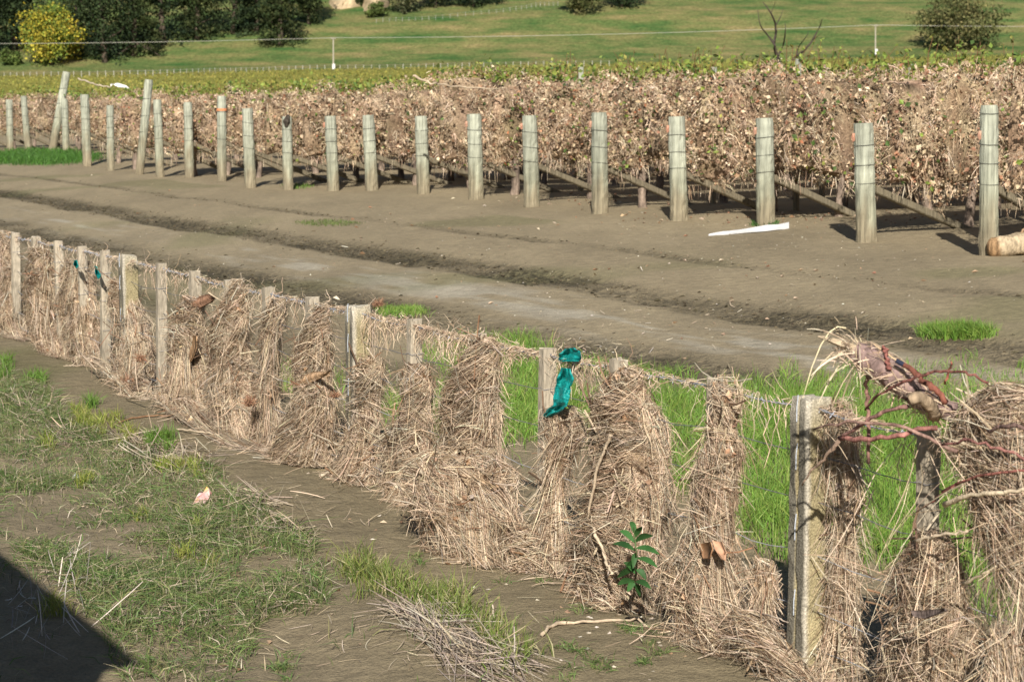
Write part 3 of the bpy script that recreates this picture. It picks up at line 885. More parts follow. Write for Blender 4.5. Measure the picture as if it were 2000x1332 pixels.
stick([fpt(158, 690, -.22), fpt(185, 720, -.24), gp(196, 745)], .006, .004, 'straight pale twig leaning down from the low drift at far left', (.5, .4, .3))
stick([gp(300, 736, .02) + np.array([0, 0, .02]), fpt(285, 768, -.3), gp(246, 782)], .007, .005, 'pale twig slanting down to the mud by the far concrete post', (.48, .39, .29))
stick([hit(982, 1300), atD(972, 1240, 9.0), atD(962, 1180, 9.05)], .0045, .003, 'single dead stalk standing among the flattened stalks', (.5, .43, .35))
stick([gp(1440, 1218, .06), fpt(1500, 1200, -.1), fpt(1540, 1215, -.1)], .006, .003, 'grey twig at the base of the nearest concrete post', (.4, .33, .27))

def slab(rows, vfun, label, col, thick=.005, name='bark_piece', cat='bark', mat=None):
    """curled piece of bark: rows of left/right pixel edges turned into a solid curved sheet"""
    m = MB(); V = []
    k = len(rows)
    for i, (x1, y1, x2, y2) in enumerate(rows):
        for j, t in enumerate((0, .33, .67, 1)):
            v = vfun(i / (k - 1), t)
            V.append(fpt(x1 * (1 - t) + x2 * t, y1 * (1 - t) + y2 * t, v))
    V = np.array(V); nrm = np.array([-DN[0], -DN[1], .3]) * thick
    W = np.vstack([V + nrm, V - nrm]); N = 4 * k
    Q = []
    for i in range(k - 1):
        for j in range(3):
            a = i * 4 + j
            Q += [(a, a + 1, a + 5, a + 4), (N + a + 4, N + a + 5, N + a + 1, N + a)]
    edge = [i * 4 for i in range(k)] + [(k - 1) * 4 + j for j in (1, 2, 3)] + [i * 4 + 3 for i in range(k - 2, -1, -1)] + [2, 1]
    for a, b in zip(edge, edge[1:] + edge[:1]): Q.append((b, a, N + a, N + b))
    m.add(W, Q, None, np.clip(np.array(col) * (1 + .2 * rng.normal(size=(2 * N, 1))), .01, .9))
    return tag(m.build(name, mat or M_BARK, smooth=True), label, cat)

slab([(344, 606, 352, 622), (362, 592, 368, 610), (385, 582, 394, 600), (402, 576, 414, 590), (412, 574, 422, 580)], lambda i, t: -.075 - .02 * math.sin(t * PI), 'red-brown slab of bark stuck in the top of a straw clump', (.32, .18, .115))
slab([(378, 655, 384, 656), (376, 675, 384, 678), (366, 695, 376, 700), (352, 712, 364, 718), (348, 724, 354, 726)], lambda i, t: -.10 + .02 * i, 'curved orange strip of bark hanging below the red-brown slab', (.40, .25, .14))
slab([(566, 750, 568, 753), (578, 742, 586, 754), (596, 732, 606, 748), (615, 725, 628, 738), (634, 726, 638, 732), (646, 722, 647, 724)], lambda i, t: -.125 - .02 * math.sin(t * PI), 'curled orange bark wedged in a straw clump left of the middle concrete post', (.50, .33, .20), .003)
slab([(1368, 1062, 1388, 1058), (1370, 1076, 1392, 1072), (1374, 1090, 1386, 1090)], lambda i, t: -.15 - .03 * t, 'curled brown dead leaf in the skirted clump', (.36, .20, .11), .003, 'dead_leaf', 'leaf', M_LITTER)
slab([(1392, 1056, 1410, 1058), (1398, 1074, 1418, 1078), (1410, 1092, 1416, 1094)], lambda i, t: -.16 + .03 * t, 'larger pinkish dead leaf in the skirted clump', (.42, .25, .16), .003, 'dead_leaf', 'leaf', M_LITTER)
slab([(1780, 1192, 1786, 1204), (1800, 1192, 1806, 1208), (1825, 1190, 1828, 1200), (1845, 1188, 1848, 1192)], lambda i, t: -.3, 'dark grey splinter of bark on the conical heap', (.13, .10, .09))
slab([(770, 944, 772, 950), (790, 952, 794, 964), (812, 958, 818, 968), (840, 966, 842, 970)], lambda i, t: -.36, 'splintered cream slat of wood on the left of the wide heap', (.58, .49, .37), .006, 'wood_splinter', 'wood', M_STICK)

def tuft(p, r, n, label, cols, name='rootlet_tuft', h=1.0):
    s = MB(); d = unit(rng.normal(size=(n, 3)) * np.array([1, 1, h])); d[:, 2] = np.abs(d[:, 2]) if h >= 1 else d[:, 2]
    t = np.linspace(0, 1, 4)
    P = p[None, None, :] + d[:, None, :] * (r * rng.uniform(.4, 1, n))[:, None, None] * t[None, :, None] + .1 * r * rng.normal(size=(n, 4, 3))
    ribbons(s, P, np.full(n, .004), pick(cols, n))
    return tag(s.build(name, M_STRAW), label, 'flood debris')
RED = [(.33, .19, .12), (.36, .21, .13), (.27, .14, .085)]
tuft(fpt(486, 790, -.2), .08, 160, 'rust-red rootlet tuft on the straw below the slender clump', RED, h=2)
tuft(gp(740, 604, .03), .11, 160, 'rust-red tuft of fibres on the mud behind the middle concrete post', RED)
tuft(fpt(655, 775, -.1), .05, 120, 'small rust-red tuft left of the middle concrete post', RED)
tuft(fpt(250, 745, -.16), .08, 160, 'rust-red fibres in the clump on the far concrete post', RED, h=.6)
tuft(fpt(275, 700, -.14), .07, 140, 'rust-red needles high in the clump on the far concrete post', RED, h=.6)

# teal plastic
def film(rows, v0, label, parent=None, thick=.0008):
    """thin creased plastic hanging on the fence"""
    m = MB(); R = np.asarray(rows, float); k, J = len(R) * 5, 12
    tt = np.linspace(0, len(R) - 1, k); R = np.stack([np.interp(tt, np.arange(len(R)), R[:, q]) for q in range(4)], 1)
    R[:, 0] += 2.2 * noise(tt * 2.3, v0 * 7, s=97) ; R[:, 2] += 2.6 * noise(tt * 2.6, v0 * 5 + 3, s=98)
    V = []
    for i, (x1, y1, x2, y2) in enumerate(R):
        for j in range(J):
            t = j / (J - 1)
            v = v0 + .030 * noise(tt[i] * .9, t * 3.2, v0 * 9, s=95) + .016 * abs(noise(tt[i] * 2.4, t * 7, v0, s=96)) + .006 * noise(tt[i] * 6, t * 14, s=99)
            V.append(fpt(x1 * (1 - t) + x2 * t, y1 * (1 - t) + y2 * t, v))
    V = np.array(V); N = len(V); nv = np.array([-DN[0], -DN[1], 0]) * thick
    W = np.vstack([V + nv, V - nv]); Q = []
    for i in range(k - 1):
        for j in range(J - 1):
            a = i * J + j
            Q += [(a, a + 1, a + J + 1, a + J), (N + a + J, N + a + J + 1, N + a + 1, N + a)]
    m.add(W, Q, None, (.02, .4, .36))
    if parent is None: return tag(m.build('plastic_sheet', M_TEAL, smooth=True), label, 'plastic')
    return m.build(label, M_TEAL, parent, smooth=True)
teal = empty('plastic_sheet', fpt(1095, 815, -.08)); tag(teal, 'torn teal plastic sheet snagged over the barbed wire beside a batten', 'plastic')
film([(1106, 681, 1124, 679), (1094, 690, 1132, 686), (1090, 702, 1134, 702), (1096, 706, 1132, 706)], -.05, 'flap', teal)
film([(1098, 718, 1116, 720), (1090, 735, 1120, 738), (1084, 755, 1114, 758), (1082, 775, 1114, 776), (1080, 792, 1108, 792), (1066, 802, 1098, 802), (1062, 812, 1074, 816)], -.075, 'tail', teal)
film([(146, 508, 152, 508), (144, 516, 153, 518), (147, 524, 151, 525)], -.12, 'tiny teal plastic scrap, the left one of two at far left')
film([(186, 520, 190, 520), (186, 532, 195, 534), (190, 546, 197, 542)], -.12, 'tiny teal plastic scrap, the right one of two at far left')

# green weed at the foot of the bell-shaped clump
wb = hit(1240, 1150)
wv = -.36
weed = empty('leafy_weed', wb); tag(weed, 'dark green weed with long pointed leaves at the foot of the bell-shaped clump', 'plant')
def weed_leaf(base, tip, width, droop, col):
    m = MB(); ax = tip - base; n = 7
    side = unit(np.cross(ax, np.array([.2, -1, .3]))); t = np.linspace(0, 1, n)
    c = base + ax * t[:, None]; c[:, 2] += droop * np.sin(t * PI) ; nrm = unit(np.cross(side, ax))
    w = width * np.sin(np.clip(t * .95 + .03, 0, 1) * PI) ** .8
    V = np.concatenate([c - side * w[:, None] + nrm * w[:, None] * .35, c, c + side * w[:, None] + nrm * w[:, None] * .35])
    Q = [(i, n + i, n + i + 1, i + 1) for i in range(n - 1)] + [(n + i, 2 * n + i, 2 * n + i + 1, n + i + 1) for i in range(n - 1)]
    m.add(V, Q, None, np.array(col) * (1 + .15 * rng.normal()))
    m.build('leaf', M_LEAF, weed, smooth=True)
stem = MB(); wtop = fpt(1238, 1030, wv)
wst = curve([wb, fpt(1243, 1090, wv), wtop], 8)
tube(stem, wst, np.linspace(.006, .003, 8), 6, (.09, .14, .05)); stem.build('stem', M_LEAF, weed, smooth=True)
GL = (.045, .13, .035)
for (x0, y0, x1, y1) in [(1241, 1075, 1197, 1062), (1242, 1070, 1288, 1082), (1240, 1060, 1210, 1036), (1240, 1058, 1276, 1046), (1243, 1090, 1222, 1118), (1243, 1090, 1284, 1108),
                         (1241, 1080, 1236, 1110), (1240, 1045, 1232, 1018), (1240, 1050, 1254, 1028), (1243, 1110, 1206, 1128), (1243, 1112, 1262, 1132), (1240, 1135, 1206, 1142), (1241, 1136, 1272, 1150), (1240, 1140, 1250, 1164), (1240, 1120, 1218, 1098), (1240, 1138, 1225, 1156)]:
    weed_leaf(fpt(x0, y0, wv), fpt(x1, y1, wv - .05 + .1 * rng.random()), .0135, .012, GL)

# uprooted vine lying over the fence at the right
vine = empty('uprooted_vine', fpt(1800, 830, -.15)); tag(vine, 'uprooted vine trunk with torn root end and red canes, lodged across the fence at right', 'vine')
BR, CN = (.25, .175, .16), (.19, .08, .065)
tk = MB()
pp = curve([fpt(1668, 682, -.42), fpt(1700, 704, -.38), fpt(1740, 728, -.33), fpt(1778, 758, -.27), fpt(1815, 784, -.2), fpt(1862, 806, -.12)], 22)
rad = np.interp(np.linspace(0, 1, 22), [0, .15, .4, .7, 1], [.034, .052, .056, .046, .036]) * (1 + .08 * rng.normal(size=22))
tube(tk, pp, rad, 12, np.clip(np.array(BR) * (1 + .18 * rng.normal(size=(22, 1))), .02, .6), jit=.06)
tk.build('trunk', M_BARK, vine, smooth=True)
st = MB(); tube(st, curve([fpt(1776, 782, -.36), fpt(1795, 776, -.33), fpt(1815, 790, -.28), fpt(1826, 812, -.22)], 10), np.linspace(.021, .024, 10), 9, (.33, .25, .17), jit=.05)
st.build('side_stub', M_BARK, vine, smooth=True)
def cane(pts, r0, r1, col=CN, n=14):
    m = MB(); p = curve(pts, n); p[1:-1] += .003 * rng.normal(size=(n - 2, 3))
    rr = np.linspace(r0, r1, n) * .72 * (1 + .05 * rng.normal(size=n)); rr[3::5] *= 1.18
    tube(m, p, rr, 7, np.clip(np.array(col) * (1 + .2 * rng.normal(size=(n, 1))), .02, .6)); m.build('cane', M_BARK, vine, smooth=True)
cane([fpt(1764, 712, -.35), fpt(1800, 738, -.32), fpt(1825, 760, -.3), fpt(1846, 786, -.25)], .013, .016, (.22, .085, .06))
cane([fpt(1640, 856, -.36), fpt(1690, 856, -.36), fpt(1745, 852, -.33), fpt(1790, 840, -.27), fpt(1830, 836, -.2)], .012, .012, (.29, .135, .115))
cane([fpt(1590, 838, -.42), fpt(1630, 828, -.42), fpt(1680, 826, -.4), fpt(1740, 830, -.34), fpt(1800, 848, -.28), fpt(1870, 882, -.22)], .005, .010, (.27, .17, .14))
cane([fpt(1640, 856, -.36), fpt(1690, 826, -.38), fpt(1720, 808, -.38), fpt(1772, 794, -.35)], .009, .010, (.29, .16, .14))
cane([fpt(1690, 800, -.34), fpt(1720, 770, -.38), fpt(1775, 742, -.38), fpt(1815, 728, -.36)], .006, .007)
cane([fpt(1805, 732, -.33), fpt(1850, 724, -.3), fpt(1890, 730, -.28), fpt(1930, 748, -.22)], .007, .006)
cane([fpt(1697, 905, -.3), fpt(1695, 830, -.33), fpt(1693, 770, -.35), fpt(1694, 735, -.36)], .009, .010, (.30, .17, .14))
cane([fpt(1640, 858, -.36), fpt(1620, 885, -.37), fpt(1590, 915, -.38), fpt(1566, 948, -.38)], .012, .003, (.34, .24, .18))
cane([fpt(1726, 676, -.36), fpt(1732, 700, -.37), fpt(1736, 722, -.37)], .010, .012, (.30, .12, .10))
cane([fpt(1840, 960, -.25), fpt(1890, 938, -.3), fpt(1950, 924, -.3), fpt(2020, 920, -.25)], .006, .006, (.25, .1, .08))
cane([fpt(1790, 1000, -.22), fpt(1820, 980, -.25), fpt(1850, 958, -.28), fpt(1885, 938, -.28)], .004, .005, (.25, .1, .08))
cane([fpt(1840, 868, -.3), fpt(1900, 862, -.32), fpt(1960, 880, -.3), fpt(2020, 905, -.25)], .006, .008, (.3, .14, .12))
cane([fpt(1930, 842, -.25), fpt(1970, 832, -.28), fpt(2030, 840, -.26)], .009, .010, (.2, .13, .11))
cane([fpt(1846, 750, -.25), fpt(1854, 722, -.26), fpt(1858, 706, -.27)], .006, .004, (.33, .12, .09))
rt = MB(); n = 60
b0 = pp[0] + .03 * rng.normal(size=(n, 3)); t = np.linspace(0, 1, 6)
ddir = unit((pp[0] - pp[4])[None, :] + .09 * rng.normal(size=(n, 3))); LL = rng.uniform(.06, .2, n)
P = b0[:, None, :] + ddir[:, None, :] * LL[:, None, None] * t[None, :, None]
P[:, :, 2] -= (LL[:, None] * np.abs(rng.normal(.55, .5, n))[:, None]) * t[None, :] ** 2.2
ribbons(rt, P, rng.uniform(.002, .006, n), pick(STRAW_PALE + STRAW[:5], n))
rt.build('torn_roots', M_STRAW, vine, kind='stuff')
spl = MB(); tube(spl, curve([pp[1], fpt(1650, 674, -.43), fpt(1622, 664, -.46), fpt(1598, 657, -.48)], 8), [.018, .02, .017, .016, .013, .011, .007, .003], 5, (.5, .4, .28), jit=.2)
spl.build('splinter', M_STICK, vine)
sh = MB(); n = 260                                   # shreds of straw wrapped on the trunk
q = rng.integers(2, 20, n); a = rng.uniform(0, 2 * PI, n); t = np.linspace(0, 1, 5)
Tt = unit(np.gradient(pp, axis=0)); Sx = unit(np.cross(Tt, Z3)); Bx = np.cross(Tt, Sx)
aa = a[:, None] + t[None, :] * rng.normal(0, 1.4, n)[:, None]
P = pp[q][:, None, :] + (rad[q] + .006)[:, None, None] * (np.cos(aa)[..., None] * Sx[q][:, None] + np.sin(aa)[..., None] * Bx[q][:, None]) + Tt[q][:, None] * (rng.normal(0, .09, n)[:, None] * t[None, :])[..., None]
P[:, :, 2] -= .05 * np.abs(rng.normal(size=n))[:, None] * t[None, :] ** 3
ribbons(sh, P, rng.uniform(.002, .005, n), pick(STRAW, n)); sh.build('straw_shreds', M_STRAW, vine, kind='stuff')
ep = MB(); tube(ep, [fpt(1750, 704, -.37), fpt(1757, 708, -.36), fpt(1764, 712, -.35)], [.008, .009, .009], 10, (.02, .025, .05)); ep.build('cane_cap', M_LITTER, vine)

# loose long straws around the nearest posts
s = MB(); n = 55
x0 = rng.uniform(1640, 2000, n); y0 = rng.uniform(880, 1250, n)
t = np.linspace(0, 1, 7)
P = np.stack([fpt(a, b, -.1 - .25 * rng.random()) for a, b in zip(x0, y0)])
d = unit(np.stack([rng.normal(size=n) * DU[0], rng.normal(size=n) * DU[1] * .6, rng.normal(size=n)], -1)); LL = rng.uniform(.15, .6, n)
PP = P[:, None, :] + d[:, None, :] * (LL[:, None] * (t[None, :] - .5))[..., None]
PP[:, :, 2] += -.3 * LL[:, None] * (t[None, :] - .4) ** 2
PP = PP + .02 * np.sin(t[None, :, None] * 5 + rng.uniform(0, 6, (n, 1, 1))) * rng.normal(size=(n, 1, 3))
ribbons(s, PP, rng.uniform(.0016, .0034, n), pick(STRAW + STRAW_PALE, n))
tag(s.build('loose_straws', M_STRAW), 'single straws and roots strung between the wires right of the nearest concrete post', 'flood debris', kind='stuff')

# ------------------------------------------------------------------ foreground and verge vegetation
def inpoly(px, py, poly):
    x, y = np.asarray(px), np.asarray(py); r = np.zeros(x.shape, bool)
    n = len(poly); j = n - 1
    for i in range(n):
        xi, yi = poly[i]; xj, yj = poly[j]
        r ^= ((yi > y) != (yj > y)) & (x < (xj - xi) * (y - yi) / (yj - yi + 1e-9) + xi)
        j = i
    return r

def scatter(u0, u1, v0, v1, n):
    u = rng.uniform(u0, u1, n); v = rng.uniform(v0, v1, n)
    x, y = xy_of(u, v); z = G(x, y) - .004
    B = np.stack([x, y, z], -1); px, py = proj(B)
    return B, u, v, px, py

GREEN_D = [(.095, .165, .045), (.12, .19, .055), (.145, .205, .065), (.08, .135, .038), (.17, .205, .075), (.24, .23, .11)]
GREEN_L = [(.145, .27, .04), (.18, .305, .05), (.115, .22, .035), (.23, .32, .065), (.17, .275, .055), (.13, .27, .04), (.16, .30, .045), (.26, .32, .08)]
GREEN_Y = [(.22, .27, .05), (.27, .30, .065), (.18, .25, .045), (.30, .29, .09)]
DEAD = [(.40, .33, .24), (.46, .38, .27), (.34, .28, .21), (.30, .24, .19), (.52, .45, .35)]

poly1 = [(-60, 690), (40, 725), (110, 775), (150, 830), (330, 905), (480, 950), (590, 1050), (665, 1110), (650, 1185), (520, 1200), (500, 1290), (440, 1345), (240, 1345), (215, 1230), (100, 1120), (-60, 1040)]
B, u, v, px, py = scatter(-3, 15, -3.6, -.12, 300000)
nz1 = fbm(u * 1.7, v * 1.7, s=100)
ins = inpoly(px + 30 * noise(px * .02, py * .02, s=103), py + 20 * noise(px * .03, py * .03, s=104), poly1)
bare = np.exp(-(((px - 60) / 110) ** 2 + ((py - 925) / 22) ** 2)) + np.exp(-(((px - 30) / 90) ** 2 + ((py - 1010) / 40) ** 2))
keep = ins & (rng.random(len(u)) < np.clip(.88 + 1.6 * nz1 - bare, .05, 1))
keep |= (~ins) & (v < -.95) & (px < 1150) & (rng.random(len(u)) < np.clip(-.05 + .38 * nz1, .006, .3))
B, nzk = B[keep], nz1[keep]; n = len(B)
h = rng.uniform(.04, .12, n) * (1 + .5 * nzk) * (1 + .5 * (rng.random(n) < .08))
col = pick(GREEN_D, n, .18)
dd = rng.random(n) < .17; col[dd] = pick(DEAD, int(dd.sum()))
g = MB(); blades(g, B, h, rng.uniform(.0025, .0052, n), col, lean=1.0)
tag(g.build('verge_grass', M_GRASS, origin=(0, 0, 0)), 'matted dark green grass on the silt in the foreground', 'grass', kind='stuff')

def tufts(cs, label, pal, hr, spread, per, name='grass_tufts', lean=.45):
    g = MB()
    for (cx, cy, rx, ry, cnt) in cs:
        for p in hits(cx + rx * rng.normal(size=cnt) * .5, cy + ry * rng.normal(size=cnt) * .5):
            b = p + np.concatenate([spread * rng.normal(size=(per, 2)), np.zeros((per, 1))], 1)
            b[:, 2] = G(b[:, 0], b[:, 1]) - .004
            blades(g, b, rng.uniform(*hr, per), rng.uniform(.003, .0055, per), pick(pal, per, .15), lean)
    return tag(g.build(name, M_GRASS, origin=(0, 0, 0)), label, 'grass', kind='stuff')

tufts([(190, 835, 50, 28, 16), (150, 825, 25, 18, 5), (370, 920, 55, 16, 10), (250, 850, 30, 18, 5), (170, 940, 18, 18, 4), (90, 870, 20, 16, 3), (330, 1090, 60, 60, 5), (110, 1190, 40, 50, 4)],
      'yellowish green grass tufts along the edge of the foreground turf', GREEN_Y, (.06, .13), .022, 34)
tufts([(700, 1125, 45, 22, 16), (760, 1150, 45, 22, 18), (830, 1180, 40, 24, 16), (890, 1215, 35, 24, 12), (960, 1250, 30, 30, 9), (1010, 1290, 30, 28, 9), (905, 1170, 10, 14, 2)],
      'bright green grass tufts beside the flattened stalks at the bottom', [(.15, .22, .045), (.19, .24, .055), (.12, .18, .04), (.24, .25, .08), (.38, .33, .2)], (.04, .17), .04, 26)
tufts([(308, 868, 24, 16, 9), (175, 792, 9, 12, 3), (18, 730, 20, 18, 5), (80, 750, 20, 14, 4)],
      'fresh green tufts standing on the bare mud below the far fence', [(.11, .21, .035), (.14, .25, .04)], (.07, .15), .022, 40)
tufts([(1250, 1235, 40, 14, 5), (1290, 1270, 40, 14, 3), (1120, 1265, 30, 16, 4), (1150, 1310, 40, 16, 3), (800, 1090, 40, 20, 3), (1160, 1310, 60, 20, 3), (560, 1300, 50, 30, 6), (1110, 1200, 40, 20, 3), (1000, 1130, 60, 16, 2), (1230, 1290, 60, 20, 3)],
      'small scattered green sprigs on the bare mud by the road', GREEN_D, (.02, .06), .025, 22, lean=1.0)

lush = [(975, 775), (1040, 742), (1130, 772), (1200, 790), (1290, 768), (1380, 775), (1540, 758), (1690, 715), (1850, 705), (2060, 740), (2080, 1170), (1700, 1085), (1560, 1050), (1460, 1042), (1330, 940), (1130, 852), (985, 846)]
B, u, v, px, py = scatter(-3.5, 9, .5, 6.5, 270000)
ins = inpoly(px + 34 * noise(px * .03, py * .03, s=110), py + 26 * noise(px * .04, py * .04, s=111) + 7 * rng.normal(size=len(px)), lush)
nz2 = fbm(u * 1.5, v * 1.5, s=112)
edge = sst(5.2, 3.4, v)
keep = ins & (rng.random(len(u)) < np.clip(.75 + .7 * nz2, .15, 1) * (.25 + .75 * edge))
keep |= (~ins) & (py > 590) & (v < 3.6) & (v > .9) & (px > 540) & (rng.random(len(u)) < np.clip(.0 + .9 * nz2, 0.006, .6))
B = B[keep]; n = len(B)
h = rng.uniform(.09, .2, n) * (1 + .35 * nz2[keep]) * (.5 + .5 * edge[keep])
g = MB(); blades(g, B, h, rng.uniform(.003, .0058, n), pick(GREEN_L, n, .18), lean=.45, lie=np.array([.3, .1, 0]))
tag(g.build('lush_grass', M_GRASS, origin=(0, 0, 0)), 'lush bright green grass behind the fence', 'grass', kind='stuff')

def patch_px(cx, cy, rx, ry, n, h, label, pal, wid=.005):
    p0 = hit(cx, cy); a = np.linspace(0, 2 * PI, 24)
    cs = hits(cx + rx * np.cos(a), cy + ry * np.sin(a))
    cs = np.array(cs); r = np.sqrt(rng.random(n)); i = rng.integers(0, 24, n)
    e = cs[i] * 1.0; b = p0 + (e - p0) * r[:, None] * (1 + .12 * rng.normal(size=(n, 1)))
    b[:, :2] += .04 * rng.normal(size=(n, 2)) * np.linalg.norm(e - p0, axis=1)[:, None]
    b[:, 2] = G(b[:, 0], b[:, 1]) - .01
    g = MB(); blades(g, b, rng.uniform(*h, n), np.full(n, wid), pick(pal, n, .18), .5)
    return tag(g.build('grass_patch', M_GRASS), label, 'grass', kind='stuff')
patch_px(1868, 657, 66, 8, 2600, (.08, .17), 'isolated bright green grass patch on the track at right', GREEN_L)
patch_px(785, 613, 45, 7, 1100, (.05, .12), 'small green grass patch behind the middle concrete post', GREEN_L)
patch_px(70, 312, 115, 12, 5500, (.12, .32), 'green grass round the farthest vineyard posts at left', [(.06, .16, .025), (.08, .19, .03), (.05, .13, .02)], .014)
patch_px(640, 437, 60, 6, 700, (.03, .07), 'thin green growth on the far side of the track', [(.12, .16, .05)], .008)
patch_px(1492, 441, 26, 4, 260, (.05, .12), 'green sprig lying behind the white strip', [(.05, .12, .03), (.08, .15, .04)], .012)
patch_px(1170, 712, 60, 14, 260, (.03, .08), 'sparse green blades at the edge of the pale track', GREEN_L)
patch_px(580, 365, 30, 5, 300, (.04, .09), 'faint green tuft at the foot of a vineyard post', [(.12, .2, .04)], .01)

# dead stalks flattened along the edge of the turf, and loose straw on the mud
def lying(cs, per, lab, name, lr, ang=None, wid=(.003, .007), up=.03, pal=DEAD):
    g = MB()
    for (cx, cy, rx, ry, cnt) in cs:
        P0 = hits(cx + rx * rng.normal(size=cnt) * .5, cy + ry * rng.normal(size=cnt) * .5)
        n = cnt
        th = (rng.uniform(0, 2 * PI, n) if ang is None else math.atan2(DU[1], DU[0]) + ang + .34 * rng.normal(size=n))
        L = rng.uniform(*lr, n); t = np.linspace(-.5, .5, 5)
        d = np.stack([np.cos(th), np.sin(th)], -1)
        P = np.empty((n, 5, 3)); bend = rng.normal(0, .3 if ang is None else .1, n)
        for i, q in enumerate(t):
            P[:, i, 0] = P0[:, 0] + d[:, 0] * L * q - d[:, 1] * bend * L * (q * q)
            P[:, i, 1] = P0[:, 1] + d[:, 1] * L * q + d[:, 0] * bend * L * (q * q)
            P[:, i, 2] = G(P[:, i, 0], P[:, i, 1]) + .006
        P[:, :, 2] += (up * np.abs(rng.normal(size=n)))[:, None] * (1 + rng.choice([-1, 1], n)[:, None] * 1.6 * t[None, :])
        ribbons(g, P, rng.uniform(*wid, n), pick(pal, n, .16), .5, roll=np.tile([0, 0, 1.0], (n, 1)) + .6 * rng.normal(size=(n, 3)))
    return tag(g.build(name, M_STRAW, origin=(0, 0, 0)), lab, 'straw', kind='stuff')
GREY = [(.36, .30, .25), (.42, .36, .30), (.30, .25, .215), (.48, .42, .35), (.25, .2, .17)]
lying([(40, 800, 60, 26, 190), (130, 850, 60, 22, 100), (330, 905, 90, 24, 210), (480, 985, 70, 24, 120), (280, 870, 60, 20, 120), (570, 1040, 50, 16, 60)], 0,
      'grey flattened stalks lying along the turf edge at left', 'flattened_stalks', (.12, .45), 0.0)
lying([(860, 1240, 55, 34, 260), (930, 1290, 60, 34, 240), (800, 1205, 40, 20, 70), (1000, 1310, 40, 24, 70)], 0,
      'grey flattened stalks in the bottom middle', 'flattened_stalks', (.15, .5), 0.05, pal=GREY + DEAD[:2], wid=(.002, .0055))
lying([(90, 1200, 90, 70, 50), (160, 1130, 60, 40, 22)], 0, 'pale straight stalks standing in the shadow at lower left', 'flattened_stalks', (.12, .4), -.25, up=.05, pal=[(.5, .46, .42), (.58, .52, .46)], wid=(.003, .006))
lying([(400, 1050, 330, 180, 420), (750, 1230, 250, 90, 110), (1150, 1230, 250, 80, 40), (560, 1000, 260, 90, 60), (1200, 1140, 200, 40, 30), (30, 960, 60, 40, 70), (350, 800, 160, 80, 60)], 0,
      'loose dry straw scattered over the foreground mud', 'straw_litter', (.03, .14), None, wid=(.0015, .004), up=.012)
lying([(900, 900, 260, 110, 160), (1300, 1000, 200, 80, 60), (500, 860, 160, 40, 100), (1380, 1230, 120, 40, 120), (1090, 1110, 90, 30, 100), (700, 940, 80, 30, 90), (1580, 1300, 120, 30, 160)], 0,
      'loose dry straw scattered along the foot of the fence', 'straw_litter', (.05, .25), None, wid=(.002, .0055), up=.02, pal=STRAW)
lying([(1250, 650, 200, 60, 30), (1500, 600, 400, 80, 24), (800, 520, 500, 90, 30), (1150, 690, 120, 30, 50)], 0,
      'pale straw specks scattered over the wheel track', 'straw_litter', (.03, .10), None, wid=(.004, .009), up=.01, pal=DEAD + [(.6, .55, .48)])

def chips(cs, lab, name, size, pal, mat, thick=.25, flat=False, pts=None):
    """small irregular lumps or curled leaves"""
    m = MB()
    if pts is None: pts = np.concatenate([hits(cx + rx * rng.normal(size=cnt) * .5, cy + ry * rng.normal(size=cnt) * .5) for (cx, cy, rx, ry, cnt) in cs])
    if 1:
        for p in pts:
            s = rng.uniform(*size)
            c_ = pick(pal, 1)[0]
            if flat:
                th = rng.uniform(0, 2 * PI); e = np.array([math.cos(th), math.sin(th), .2 * rng.normal()]); f = np.array([-math.sin(th), math.cos(th), .35 * rng.normal()]) * .6
                V = [p - e * s + (0, 0, .2 * s), p - f * s * .8 + (0, 0, .5 * s), p + e * s * 1.1 + (0, 0, .35 * s), p + f * s * .8 + (0, 0, .7 * s), p + (0, 0, .1 * s)]
                m.add(V, None, [(0, 1, 4), (1, 2, 4), (2, 3, 4), (3, 0, 4)], c_)
            else:
                d = unit(rng.normal(size=(6, 3)))
                d = np.array([[1, 0, 0], [-1, 0, 0], [0, 1, 0], [0, -1, 0], [0, 0, 1], [0, 0, -1]]) + .35 * rng.normal(size=(6, 3))
                m.add(p + d * s * np.array([1, 1, thick * 2]), None, [(0, 2, 4), (2, 1, 4), (1, 3, 4), (3, 0, 4), (2, 0, 5), (1, 2, 5), (3, 1, 5), (0, 3, 5)], c_)
    return tag(m.build(name, mat, origin=(0, 0, 0)), lab, 'litter', kind='stuff')
rutpts = []
for vv, cnt, wdt in ((5.75, 1500, .42), (3.65, 1100, .5), (7.5, 260, .14), (1.9, 300, .4)):
    uu = rng.uniform(1.0, 40, cnt) ** 1.0; vvv = vv + wdt * rng.normal(size=cnt) * .55 + .18 * noise(uu * .13, 0, s=3)
    x, y = xy_of(uu, vvv); g3 = np.stack([x, y, G(x, y)], -1); q, r_ = proj(g3); rutpts.append(g3[(q > -60) & (q < 2060)])
chips(None, 'crumbled clods of damp mud along the wheel ruts', 'mud_clods', (.008, .028), [(.07, .057, .037), (.10, .082, .052), (.06, .05, .032), (.14, .115, .072)], M_CLOD, pts=np.concatenate(rutpts))
chips([(1500, 520, 520, 60, 26), (900, 440, 500, 50, 20), (1550, 425, 450, 16, 150), (1150, 395, 200, 16, 60), (300, 380, 300, 40, 14), (700, 560, 300, 80, 10), (1350, 620, 350, 70, 14)],
      'dead brown leaves strewn over the track and under the vines', 'leaf_litter', (.015, .04), [(.36, .25, .16), (.45, .34, .24), (.28, .17, .1), (.52, .44, .34), (.36, .19, .12)], M_LITTER, flat=True)
